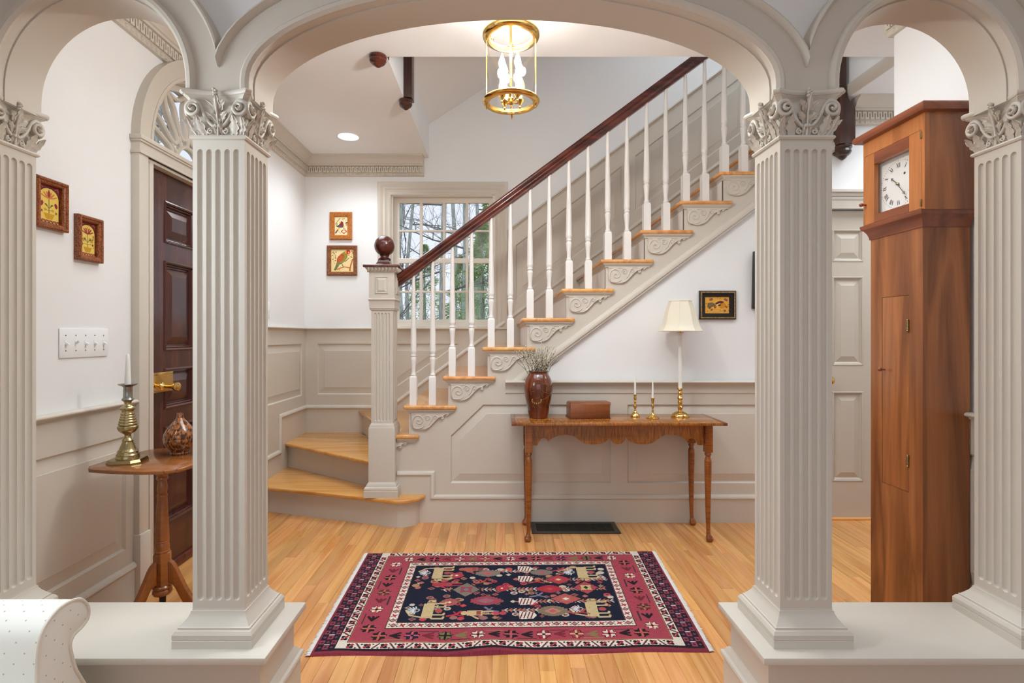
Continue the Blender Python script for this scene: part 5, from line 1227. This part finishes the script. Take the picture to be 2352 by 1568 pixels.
for z in (1.965, 1.71): MB().box(HX - .004, HX + .002, 1.9645, 1.971, z - .014, z + .014).build('hinge', HNG, hd, bevel=.001)
CORN = [(0, 2.046), (-.022, 2.048), (-.028, 2.055), (-.030, 2.064), (-.027, 2.074), (-.020, 2.080), (0, 2.082)]
m = MB(); m.sweep([(HBX, hy1), (HX, hy1), (HX, hy0), (HBX, hy0)], [(o_, z_) for o_, z_ in CORN], FZ(0)); m.box(HX, HBX, hy0, hy1, 2.05, 2.081)
m.build('cornice', CHERRYD, ck2)
# dial
DXP = HX + .034; fD = FXR(DXP); YDc, ZDc = 2.126, 1.826
dial = MB().box(-2.262, -1.985, 1.70, 1.968, -.003, 0, fD).build('dial', plain('dial_white', (242, 240, 236), .5), ck2)
INK = plain('dial_ink', (62, 60, 60), .5); m = MB()
def stroke(ang, rad, seq):          # numerals stand radially
    wid = {'I': .0050, 'V': .0105, 'X': .0105}; tot = sum(wid[c] for c in seq); x = -tot / 2; h = .0095
    a = R(90 - ang); O = fD[0] + fD[1] * (-YDc + rad * math.cos(a)) + fD[2] * (ZDc + rad * math.sin(a)); up = fD[1] * math.cos(a) + fD[2] * math.sin(a); rt = fD[1] * math.sin(a) - fD[2] * math.cos(a)
    def ln2(x0, z0, x1, z1, w):
        d = Vector((x1 - x0, z1 - z0)).normalized(); p = Vector((-d.y, d.x)) * w / 2
        m.add([O + rt * q[0] + up * q[1] + fD[3] * .0006 for q in ((x0 + p.x, z0 + p.y), (x1 + p.x, z1 + p.y), (x1 - p.x, z1 - p.y), (x0 - p.x, z0 - p.y))], [(0, 1, 2, 3)])
    for c in seq:
        w_ = wid[c]; xm = x + w_ / 2
        if c == 'I': ln2(xm, -h, xm, h, .0026)
        if c == 'V': ln2(x + .001, h, xm, -h, .0028); ln2(x + w_ - .001, h, xm, -h, .0012)
        if c == 'X': ln2(x + .001, h, x + w_ - .001, -h, .0028); ln2(x + .001, -h, x + w_ - .001, h, .0012)
        x += w_
for i, s in enumerate(('XII', 'I', 'II', 'III', 'IIII', 'V', 'VI', 'VII', 'VIII', 'IX', 'X', 'XI')): stroke(i * 30, .076, s)
m.build('numerals', INK, dial, base=False, recalc=False)
m = MB()
for i in range(60):
    a = R(6 * i); r = .0012 if i % 5 else .0018
    m.lathe([(r, 0), (r, .0006)], seg=6, fr=(fD[0] + fD[1] * (-YDc + .0945 * math.cos(a)) + fD[2] * (ZDc + .0945 * math.sin(a)), fD[1], fD[2], fD[3]))
m.lathe([(.005, 0), (.005, .001)], seg=14, fr=(fD[0] + fD[1] * (-YDc + .032) + fD[2] * (ZDc + .035), fD[1], fD[2], fD[3]))
m.build('minute_dots', INK, dial)
def hand(name, ang, L, d, w):
    a = R(90 - ang); m = MB(); P = lambda t, q: fD[0] + fD[1] * (-YDc + t * math.cos(a) - q * math.sin(a)) + fD[2] * (ZDc + t * math.sin(a) + q * math.cos(a)) + fD[3] * d
    m.tube([P(-.012, 0), P(L * .6, 0), P(L, 0)], [w, w, .0006], 6)
    for s in (-1, 1): m.tube([P(L * .72, 0), P(L * .80, s * .006), P(L * .86, s * .002), P(L * .92, 0)], .0010, 6)
    m.build(name, INK, dial)
hand('hour_hand', 311, .050, .004, .0016); hand('minute_hand', 141, .072, .007, .0013)
MB().lathe([(.0055, 0), (.0055, .008), (.002, .010)], seg=14, fr=(fD[0] + fD[1] * -YDc + fD[2] * ZDc, fD[1], fD[2], fD[3])).build('arbor', BRASSO, dial)

# ================================================================ RUG
RUGM = colattr('rug_wool', .95, .35)
rc = Canvas(640, 384, (150, 36, 52), 1.64, .10, 9)
NV, RD, PK, CR, BG, TN, BK, GY, OL = (16, 20, 42), (164, 34, 52), (186, 74, 84), (222, 208, 190), (178, 146, 98), (150, 116, 84), (26, 20, 26), (140, 124, 116), (128, 112, 64)
rc.rect(0, 0, 1, 1, (136, 40, 58))
# end bands: checkerboard
for u0, u1 in ((.010, .054), (.946, .990)):
    rc.rect(u0, .02, u1, .99, (40, 22, 36))
    for j in range(26):
        for i in range(3):
            a = u0 + (u1 - u0) * i / 3; b = .03 + .96 * j / 26; cc = ((148, 56, 72) if (i + j) % 2 else ((30, 24, 44) if j % 3 else (22, 18, 30)))
            rc.rect(a + .001, b + .004, a + .0137, b + .033, cc); rc.ell(a + .0073, b + .0185, .008, .008, (60, 28, 48) if (i + j) % 2 else (120, 56, 76), dia=True)
        if j % 2: rc.rect(u0 + .015, .03 + .96 * j / 26 - .002, u0 + .029, .03 + .96 * j / 26 + .004, (190, 196, 200))
rc.rect(.054, .024, .946, .996, BK); rc.rect(.0565, .038, .9435, .994, CR)
U0, U1 = .083, .917
rc.rect(.0795, .080, .9205, .954, BK); rc.rect(.081, .083, .919, .951, (176, 110, 70)); rc.rect(U0, .088, U1, .947, (164, 56, 72))
def vine(u0, v0, u1, v1, n, horiz):
    for i in range(n):
        t = (i + .5) / n; u, v = (u0 + (u1 - u0) * t, (v0 + v1) / 2) if horiz else ((u0 + u1) / 2, v0 + (v1 - v0) * t)
        for dx, dy, cc in ((-1, -1, RD), (1, 1, RD), (-1, 1, BK), (1, -1, BK)): rc.ell(u + dx * .0042, v + dy * .008, .0085, .0085, cc)
        t2 = (i + 1) / n
        if i < n - 1:
            p, q = (u0 + (u1 - u0) * t2, (v0 + v1) / 2) if horiz else ((u0 + u1) / 2, v0 + (v1 - v0) * t2)
            s = 1 if i % 2 else -1
            if horiz: rc.line([(p - .007, q - s * .017), (p + .007, q + s * .017)], .008, (96, 40, 56)); rc.ell(p - .007, q + s * .013, .005, .005, (120, 50, 60)); rc.ell(p + .007, q - s * .013, .005, .005, BK)
            else: rc.line([(p - .009, q - s * .012), (p + .009, q + s * .012)], .008, (96, 40, 56)); rc.ell(p + .007, q - s * .012, .004, .004, BK)
vine(.07, .040, .93, .076, 20, True); vine(.07, .958, .93, .990, 20, True); vine(.0575, .085, .0785, .95, 14, False); vine(.9215, .085, .9425, .95, 14, False)
def flower(u, v, r, c1, c2):
    rc.star(u, v, r * 1.12, 8, BK, .72, 12); rc.star(u, v, r, 8, c1, .66, 12)
    for a in range(4): rc.line([(u, v), (u + r * .75 * math.cos(R(45 * 2 * a)) / 1.64, v + r * .75 * math.sin(R(45 * 2 * a)))], .010, c2)
    rc.ell(u, v, r * .22, r * .22, BK if c1 != BK else PK)
def bird_(u, v, s, cc, f=1):
    rc.line([(u - s * f, v - s * .5), (u, v), (u + s * .5 * f, v + s * 1.1)], s * .5, cc); rc.line([(u, v), (u + s * .9 * f, v - s * .6)], s * .35, cc); rc.line([(u + s * .1 * f, v), (u - s * .3 * f, v + s)], s * .3, cc)
def sprig(u, v, s, cc, vert=False, f=1):
    for k in (-1, 0, 1):
        if vert: rc.line([(u, v - f * s * .8), (u + k * s * .6, v + f * s * .7)], .012, cc)
        else: rc.line([(u - f * s * .6, v), (u + f * s * .5, v + k * s * .9)], .012, cc)
seq = [BK, CR, RD, (20, 28, 60), BK, CR, OL, RD]
c2s = [(190, 90, 70), (150, 60, 60), (206, 170, 120), (190, 80, 90), PK, RD, BK, CR]
for vv in (.132, .905):
    for i in range(9):
        u = .155 + (.69) * i / 8
        flower(u, vv, .033 if vv < .5 else .030, seq[(i * 3 + (vv > .5)) % 8], c2s[(i * 3 + (vv > .5)) % 8])
        if i < 8:
            sprig(u + .043, vv, .022, (BK, (120, 30, 44), OL, BK)[i % 4]); s = 1 if i % 2 else -1
            rc.line([(u + .018, vv + s * .030), (u + .066, vv + s * .030)], .006, (40, 44, 50) if i % 3 else (140, 120, 70))
for uu in (.119, .881):
    for i in range(5):
        v = .19 + .65 * i / 4
        flower(uu, v, .032, (BK, CR, (90, 60, 50), BK, CR)[(i + (uu > .5)) % 5], (190, 90, 70))
        if i < 4: sprig(uu, v + .082, .022, (BK, (110, 30, 44))[i % 2], True); s = 1 if i % 2 else -1; rc.line([(uu + s * .024, v + .04), (uu + s * .024, v + .12)], .006, (50, 44, 50))
# inner cream guard and field
rc.rect(.1625, .186, .8395, .866, BK); rc.rect(.164, .190, .838, .862, (186, 150, 110)); rc.rect(.1655, .194, .8365, .858, CR)
def guard(u0, v0, u1, v1, n, horiz):
    for i in range(n):
        t = (i + .5) / n; u, v = (u0 + (u1 - u0) * t, v0) if horiz else (u0, v0 + (v1 - v0) * t)
        if i % 2: rc.star(u, v, .021, 4, RD, .34, 30)
        else:
            rc.ell(u, v, .018, .016, (120, 30, 44), dia=True); rc.ell(u, v, .012, .010, (170, 120, 120), dia=True)
            for a, b in ((-1, -1), (1, 1), (-1, 1), (1, -1)): rc.rect(u + a * .011 - .002, v + b * .010 - .003, u + a * .011 + .002, v + b * .010 + .003, (70, 84, 84) if a * b > 0 else (60, 40, 60))
guard(.17, .2125, .832, 0, 27, True); guard(.17, .8405, .832, 0, 27, True); guard(.176, .235, 0, .82, 15, False); guard(.826, .235, 0, .82, 15, False)
rc.rect(.187, .231, .815, .822, (96, 48, 60)); rc.rect(.189, .236, .813, .817, BK); rc.rect(.1915, .243, .8105, .810, NV)
rnd = np.random.RandomState(5)
fu = lambda x: .1915 + .619 * x
fv = lambda y: .243 + .567 * y
def ros(x, y, r=.016):
    c1 = [(176, 96, 84), (170, 128, 84), (150, 100, 96), (190, 60, 66), (196, 180, 160)][rnd.randint(5)]
    rc.ell(fu(x), fv(y), r * 1.15, r, c1, dia=bool(rnd.rand() < .45))
    if rnd.rand() < .6:
        for k in range(3): rc.line([(fu(x) - .006 * math.cos(k), fv(y) - .008 * math.sin(k * 1.1)), (fu(x) + .006 * math.cos(k), fv(y) + .008 * math.sin(k * 1.1))], .004, (110, 40, 50))
for _ in range(190): ros(rnd.rand() * .96 + .02, rnd.rand() * .94 + .03, .011 + .006 * rnd.rand())
def tree_(y, x0, x1, cc):
    rc.line([(fu(x0), fv(y)), (fu(x1), fv(y))], .009, cc); k = x0 + .01
    while k < x1:
        for s in (-1, 1): rc.line([(fu(k), fv(y)), (fu(k + .014), fv(y) + s * .016)], .0055, cc if (int(k * 90) % 3) else (190, 196, 200))
        k += .020
for y, x0, x1 in ((.88, .36, .60), (.52, .16, .96), (.30, .52, .98), (.70, .62, .99), (.16, .46, .62)): tree_(y, x0, x1, (182, 110, 84))
def serr(x, y, a, b, c1, c2, c3):
    a *= .66; b *= .72
    rc.star(fu(x), fv(y), b, 14, BK, .80, 0, a / b * 1.0); n = 9
    for k in range(n):
        t = -1 + 2 * k / (n - 1); hh = b * (1 - .55 * abs(t) ** 1.6)
        rc.rect(fu(x) + t * a * .55 - .006, fv(y) - hh, fu(x) + t * a * .55 + .006, fv(y) + hh, c1)
    rc.ell(fu(x), fv(y), a * .62, b * .62, c2, dia=True); rc.ell(fu(x), fv(y), a * .3, b * .34, c3, dia=True)
def dmd(x, y, a, b, c1, c2, c3):
    a *= .62; b *= .62
    rc.ell(fu(x), fv(y), a * 1.15, b * 1.15, BK, dia=True); rc.ell(fu(x), fv(y), a, b, c1, dia=True)
    for k in range(12):
        t = k / 12 * 2 * pi; rc.ell(fu(x) + a * .62 * math.cos(t) / 1.64, fv(y) + b * .62 * math.sin(t), .010, .010, c1)
    rc.star(fu(x), fv(y), b * .6, 4, c2, .6, 45); rc.ell(fu(x), fv(y), a * .22, b * .25, c3, dia=True)
GR_ = (122, 110, 98)
dmd(.28, .52, .11, .115, GR_, (150, 60, 66), (120, 110, 130)); serr(.38, .32, .105, .06, (156, 58, 70), (130, 100, 110), PK); serr(.38, .84, .09, .055, GR_, (170, 100, 90), PK)
dmd(.21, .30, .08, .065, (164, 84, 76), (176, 60, 60), CR); dmd(.22, .80, .065, .055, (170, 44, 60), (180, 80, 80), CR); dmd(.455, .54, .055, .055, (176, 40, 56), RD, CR)
serr(.69, .52, .085, .055, RD, (170, 40, 50), (186, 60, 70)); dmd(.87, .54, .10, .105, (164, 60, 70), (196, 170, 110), BK); dmd(.76, .34, .12, .085, (172, 80, 74), (186, 96, 84), CR); dmd(.74, .70, .11, .085, (166, 48, 62), (180, 60, 70), (210, 180, 110))
serr(.69, .14, .10, .065, (126, 106, 82), (180, 120, 100), PK); serr(.66, .85, .08, .05, GR_, (150, 96, 90), PK)
for y in (.08, .30, .72, .93):
    P = [(fu(.535), fv(y) - .035), (fu(.60), fv(y) - .030), (fu(.615), fv(y)), (fu(.60), fv(y) + .030), (fu(.535), fv(y) + .035)]
    rc.poly(P, CR)
    for k in range(4): rc.line([(fu(.54 + .016 * k), fv(y) - .026), (fu(.552 + .016 * k), fv(y) + .026)], .006, (110, 36, 48))
    for k in range(4): rc.rect(fu(.535 + .018 * k), fv(y) + (.03 if k % 2 else -.036), fu(.544 + .018 * k), fv(y) + (.036 if k % 2 else -.03), NV)
def beast(x, y, f):        # standing animal woven on its side, legs to +u, tail with plume to -u
    u, v = fu(x), fv(y); cc = (196, 170, 120)
    rc.rect(u - 0.0128, v - 0.0697, u + 0.0192, v + 0.0615, cc)
    for k in (-.072, -.040, .030, .062): rc.line([(u + 0.0179, v + k), (u + 0.0480, v + k), (u + 0.0499, v + k + .012)], .012, cc)
    rc.line([(u - 0.0115, v - 0.0615), (u - 0.0448, v - 0.0451), (u - 0.0589, v + 0.0016)] if f < 0 else [(u - 0.0115, v + 0.0558), (u - 0.0384, v + 0.0541), (u - 0.0589, v + 0.0164)], .010, cc)
    rc.poly([(u - 0.0064, v + 0.0574 * -f), (u + 0.0230, v + 0.0574 * -f), (u + 0.0192, v + 0.0943 * -f), (u - 0.0013, v + 0.0943 * -f)], cc)
    rc.line([(u - 0.0026, v + 0.0738 * -f), (u + 0.0205, v + 0.0738 * -f)], .007, (140, 100, 66)); rc.ell(u + 0.0051, v + 0.0836 * -f, .005, .005, BK)
    for k in range(9):
        t = R(100 + 20 * k); rc.line([(u - 0.0294, v), (u - 0.0294 + .026 * math.cos(t), v + 0.0328 * math.sin(t))], .006, (206, 206, 206))
    rc.ell(u - 0.0282, v, .014, .016, (150, 150, 150)); rc.ell(u - 0.0282, v, .006, .008, BK)
    rc.ell(u + 0.0333, v - 0.0033, .018, .016, (170, 70, 66))
beast(.115, .86, 1); beast(.115, .17, -1); beast(.865, .85, 1); beast(.865, .17, -1)
for x, y, cc, f in ((.25, .10, (186, 36, 50), 1), (.40, .16, (112, 108, 130), -1), (.82, .12, (170, 60, 60), 1), (.63, .40, (120, 116, 136), 1), (.63, .66, (186, 60, 60), 1), (.36, .66, (180, 70, 50), -1), (.76, .90, (170, 60, 66), 1)): bird_(fu(x), fv(y), .024, cc, f)
def man(x, y, cc):
    u, v = fu(x), fv(y); rc.rect(u - .022, v - .022, u + .022, v + .022, cc); rc.ell(u - .030, v, .016, .018, cc); rc.line([(u + .02, v - .01), (u + .05, v - .01)], .009, cc); rc.line([(u + .02, v + .012), (u + .05, v + .012)], .009, cc); rc.line([(u - .01, v - .02), (u + .01, v - .05)], .010, cc); rc.rect(u + .004, v - .018, u + .016, v + .018, (150, 70, 60))
man(.335, .12, (206, 170, 120)); man(.17, .62, (170, 44, 56)); man(.29, .93, (170, 84, 70))
# abrash: horizontal wool streaks
st_ = rc.rs.rand(384, 1, 1) * .10 + .95; rc.a *= st_; rc.a *= 1 + .05 * rc.rs.randn(384, 640, 1)
CR_ = [np.array(q) for q in ((-.724, 1.967), (.803, 1.997), (.850, 2.920), (-.740, 2.892))]
def rugP(u, v):
    x = (CR_[0][0] * (1 - u) + CR_[1][0] * u) * (1 - v) + (CR_[3][0] * (1 - u) + CR_[2][0] * u) * v
    y = (CR_[0][1] * (1 - u) + CR_[1][1] * u) * (1 - v) + (CR_[3][1] * (1 - u) + CR_[2][1] * u) * v
    y = y - .010 * np.exp(-((u - .40) / .10) ** 2) * np.exp(-v / .1) + .004 * np.sin(u * 17) * np.exp(-v / .15)
    z = .0065 + .009 * np.exp(-((u - .44) / .07) ** 2) * np.exp(-((v - .03) / .09) ** 2) + .002 * np.sin(u * 31 + v * 4) * np.exp(-v / .2)
    e = np.minimum(np.minimum(u, 1 - u) * 1.5, np.minimum(v, 1 - v)); z = np.where(e < .004, .0005, z)
    return np.stack([x, y, z], -1)
rg = thing('rug', 'red and navy tribal wool rug with animals, lying on the oak floor', 'rug', (.03, 2.44, 0))
rc.a *= .82; rc.a = rc.a * .92 + rc.a.mean(2, keepdims=True) * .08
rc.mesh('pile', rugP, RUGM, rg)
FR_ = plain('rug_fringe', (216, 210, 204), .9); rf = random.Random(4)
for side in (0, 1):
    m = MB()
    for i in range(190):
        v = (i + .5) / 190; a = rugP(np.array(float(side)), np.array(v)); d = -1 if side == 0 else 1
        L = .012 + .006 * rf.random()
        m.tube([Vector((a[0] - d * .006, a[1], .005)), Vector((a[0] + d * L * .5, a[1] + rf.uniform(-.002, .002), .006)), Vector((a[0] + d * L, a[1] + rf.uniform(-.004, .004), .002))], [.0025, .0025, .0015], 5)
    tag(m.build('fringe', FR_, rg), kind='stuff')

# ================================================================ ARMCHAIR (arm at lower left)
ac = thing('armchair', 'cream upholstered armchair with rolled arm and tiny woven diamonds, cut off at lower left', 'armchair', (-1.35, 1.22, 0))
am, nt, bb = base_mat('cream_chair_fabric', .9, 0, .2); N = nt.nodes.new; L = nt.links.new
tc = N('ShaderNodeTexCoord'); mp = N('ShaderNodeMapping'); mp.inputs['Scale'].default_value = (30, 30, 30); mp.inputs['Rotation'].default_value = (R(0), R(0), R(0))
def chk(axis_a, axis_b):
    sx = N('ShaderNodeSeparateXYZ'); L(mp.outputs[0], sx.inputs[0]); return sx
L(tc.outputs['UV'], mp.inputs[0]); vr_ = N('ShaderNodeTexVoronoi'); vr_.feature = 'F1'; vr_.distance = 'MANHATTAN'; vr_.inputs['Randomness'].default_value = 0; vr_.voronoi_dimensions = '2D'; vr_.inputs['Scale'].default_value = 1
L(mp.outputs[0], vr_.inputs['Vector']); rp = N('ShaderNodeValToRGB'); rp.color_ramp.interpolation = 'CONSTANT'; rp.color_ramp.elements[0].position = 0; rp.color_ramp.elements[0].color = lin((176, 172, 160)); rp.color_ramp.elements[1].position = .072; rp.color_ramp.elements[1].color = lin((234, 231, 222))
L(vr_.outputs['Distance'], rp.inputs[0]); L(rp.outputs[0], bb.inputs['Base Color'])
n2 = N('ShaderNodeTexNoise'); n2.inputs['Scale'].default_value = 420; bp_ = N('ShaderNodeBump'); bp_.inputs['Strength'].default_value = .25; bp_.inputs['Distance'].default_value = .001; L(tc.outputs['Object'], n2.inputs['Vector']); L(n2.outputs['Fac'], bp_.inputs['Height']); L(bp_.outputs[0], bb.inputs['Normal'])
AX = -1.085
def ay(px, py): Y = AX * 1200 / (px - 1150); return (Y, WZ(py, Y))
outp = [(84, 1640), (83, 1568), (84, 1510), (92, 1460), (110, 1425), (135, 1396), (162, 1380), (184, 1376), (199, 1388), (203, 1404), (199, 1422), (186, 1440), (168, 1458), (160, 1480), (164, 1505), (172, 1535), (184, 1556), (196, 1580), (206, 1640)]
prof = smooth([ay(*p) for p in outp], 4); prof = [(y, max(.0, z)) for y, z in prof]
bot = [(prof[-1][0], .06), (prof[0][0], .06)]
loop = prof + bot
m = MB(); x1, x0 = AX, -1.66
m.rings([[Vector((x, y, z)) for y, z in loop] for x in (x0, x1 - .004)])
o = m.build('arm', am, ac, ang=40)
def boxuv(o, s=1.0):
    me = o.data; uv = me.uv_layers.new(name='UVMap'); dat = []
    for p in me.polygons:
        n = p.normal
        for li in p.loop_indices:
            c = me.vertices[me.loops[li].vertex_index].co
            a, b = ((c.y, c.z) if abs(n.x) > .7 else ((c.x, c.z) if abs(n.y) > abs(n.z) else (c.x, c.y)))
            dat += [(a + b) * .7071, (a - b) * .7071]
    uv.data.foreach_set('uv', dat)
def stripuv(o, n):       # parametrize the arm skin by arc length
    me = o.data; uv = me.uv_layers.new(name='UVMap'); dat = []; s = [0]
    for a, b in zip(loop[:-1], loop[1:]): s.append(s[-1] + math.hypot(b[0] - a[0], b[1] - a[1]))
    for p in me.polygons:
        ids = [me.loops[li].vertex_index for li in p.loop_indices]
        for i in ids:
            c = me.vertices[i].co; q = s[i % n]
            if len(ids) == 4 and (0 in [k % n for k in ids]) and (n - 1 in [k % n for k in ids]) and i % n == 0: q = s[-1] + .2
            if len(ids) > 4: a, b = c.y, c.z
            else: a, b = c.x, q
            dat += [(a + b) * .7071, (a - b) * .7071]
    uv.data.foreach_set('uv', dat)
stripuv(o, len(loop))
pf = MB().rings([[Vector((x, y, z)) for y, z in inset(loop[::-1], i_)] for x, i_ in ((x1 - .01, .002), (x1 + .001, .004), (x1 + .003, .010))], True, False, True).build('front_panel', am, ac, ang=30); boxuv(pf)
PIP = plain('cream_piping', (226, 218, 204), .85)
m = MB(); m.tube([Vector((x1 + .001, y, z)) for y, z in prof], .0042, 8); m.build('piping', PIP, ac)
sw = MB().box(-1.66, AX + .03, .72, prof[0][0] + .02, .06, .26).build('seat_base', am, ac, bevel=.02, bseg=3); boxuv(sw)
sc_ = MB().box(-1.64, AX + .05, .72, prof[0][0] + .015, .262, .375).build('seat_cushion', am, ac, bevel=.035, bseg=4); boxuv(sc_)
bx_ = MB().box(-1.672, -1.58, .72, 1.36, .06, .95).build('back', am, ac, bevel=.03, bseg=3); boxuv(bx_)
for x, y in ((AX - .03, 1.28), (-1.62, 1.28), (AX - .03, .78), (-1.62, .78)): MB().sqlathe([(.014, 0), (.022, .062)], (Vector((x, y, 0)), Vector((1, 0, 0)), Vector((0, 1, 0)), Vector((0, 0, 1)))).build('foot', DARKW, ac)

# ================================================================ OUTDOORS: ground and trees beyond the windows
GRD = speckle('leaf_litter', (96, 84, 60), (132, 118, 84), 3, .95)
struct(MB().add([(-60, -12, -.6), (60, -12, -.6), (60, 70, -.6), (-60, 70, -.6)], [(0, 1, 2, 3)]).build('ground', GRD, base=False))
BARK = speckle('grey_bark', (168, 176, 168), (206, 212, 204), 7, .9, (6, 6, .8)); BARKD = plain('dark_branch', (120, 116, 112), .9)
NEED = foliage('evergreen_foliage', (120, 160, 90), (196, 218, 150))
def bare_tree(name, x, y, h, r, seed, nb, label, lowest=.12, spread=1.0, mat=None):
    q = random.Random(seed); t = thing(name, label, 'tree', (x, y, -.6), 'bare trees outside the windows')
    tr = [Vector((x + q.uniform(-.1, .1) * i * .3, y, -.6 + h * i / 6)) for i in range(7)]
    MB().tube(tr, [r * (1 - .75 * i / 6) for i in range(7)], 10).build('trunk', mat or BARK, t)
    m = MB()
    def branch(p, d, L, rad, depth):
        pts = [p]; n = 5
        for i in range(n):
            d = (d + Vector((q.uniform(-.25, .25), q.uniform(-.25, .25), q.uniform(-.18, .24)))).normalized(); pts.append(pts[-1] + d * L / n)
        m.tube(pts, [rad * (1 - .8 * i / n) for i in range(n + 1)], 4 if depth else 5, cap=False)
        if depth > 0:
            for i in range(1, n + 1):
                for _ in range(2 if depth > 1 else 1):
                    dd = (d + Vector((q.uniform(-1, 1), q.uniform(-1, 1), q.uniform(-.5, .8)))).normalized(); branch(pts[i], dd, L * q.uniform(.35, .6), rad * .42, depth - 1)
    for i in range(nb):
        f = lowest + (1 - lowest) * (i + q.random()) / nb; p = tr[0].lerp(tr[-1], f); a = q.uniform(0, 2 * pi)
        branch(p, Vector((math.cos(a), math.sin(a) * .7, q.uniform(-.15, .45))).normalized(), h * .20 * spread * (1.15 - f), r * .30 * (1.1 - .6 * f), 2)
    b = m.build('branches', BARKD, t, recalc=False); b['kind'] = 'stuff'
    return t
def evergreen(x, y, h, w, seed, label):
    q = random.Random(seed); t = thing('evergreen_tree', label, 'tree', (x, y, -.6), 'evergreens outside the window')
    MB().tube([(x, y, -.6), (x, y, -.6 + h)], [.10, .01], 8).build('trunk', BARK, t)
    n = 9000; vs = []; fs = []
    for i in range(n):
        f = q.random() ** .8; a = q.uniform(0, 2 * pi); rad = w * (1 - f) * (.35 + .65 * math.sqrt(q.random())) * (.75 + .25 * math.sin(f * 60)); c = Vector((x + rad * math.cos(a), y + rad * math.sin(a), -.4 + f * h - rad * .18))
        d = Vector((math.cos(a), math.sin(a), q.uniform(-.5, .3))).normalized(); s = d.cross(Vector((q.uniform(-1, 1), q.uniform(-1, 1), 1))).normalized(); L = q.uniform(.06, .15); ww = L * .11
        k = len(vs); vs += [c, c + d * L * .5 + s * ww, c + d * L, c + d * L * .5 - s * ww]; fs.append((k, k + 1, k + 2, k + 3))
    o = MB().add(vs, fs).build('foliage', NEED, t, recalc=False); o['kind'] = 'stuff'; return t
def at(px, Y): return WX(px, Y), Y
for i, (px, Y, h, r, nb, lb) in enumerate((
    (1012, 8.5, 9, .060, 13, 'thick grey bare trunk in the middle of the stair window'),
    (1068, 12, 12, .085, 11, 'pale bare trunk in the third pane column of the stair window'),
    (940, 10, 9, .045, 12, 'slender bare tree in the left panes of the stair window'),
    (1042, 15, 13, .080, 9, 'thin distant bare tree seen between the middle panes of the stair window'),
    (919, 14, 12, .085, 11, 'distant grey trunk at the left edge of the stair window'),
    (1098, 17, 13, .085, 9, 'far bare tree behind the evergreen in the stair window'))):
    x, y = at(px, Y); bare_tree('bare_tree', x, y, h, r, 20 + i, nb, lb, .10)
x, y = at(935, 6.9); bare_tree('bare_tree', x - .55, y, 5.0, .042, 77, 12, 'near dark branching sapling at the left side of the stair window', .2, 1.3, BARKD)
for i, (px, Y, h, w, lb) in enumerate(((1108, 9.5, 3.7, 1.15, 'bright green evergreen at lower right of the stair window'), (1062, 13, 3.6, 1.4, 'low evergreen in the lower middle panes of the stair window'), (975, 16, 4.4, 1.7, 'hazy evergreen low in the left panes of the stair window'), (1128, 12, 5.6, 1.3, 'taller pale evergreen at the upper right of the stair window'))):
    x, y = at(px, Y); evergreen(x, y, h, w, 50 + i, lb)
for i, (x, y, lb) in enumerate(((-4.3, 5.3, 'bare tree seen through the left of the fanlight'), (-5.4, 8.2, 'bare tree seen through the right of the fanlight'))):
    bare_tree('bare_tree', x, y, 9, .09, 90 + i, 12, lb, .25, 1.1)
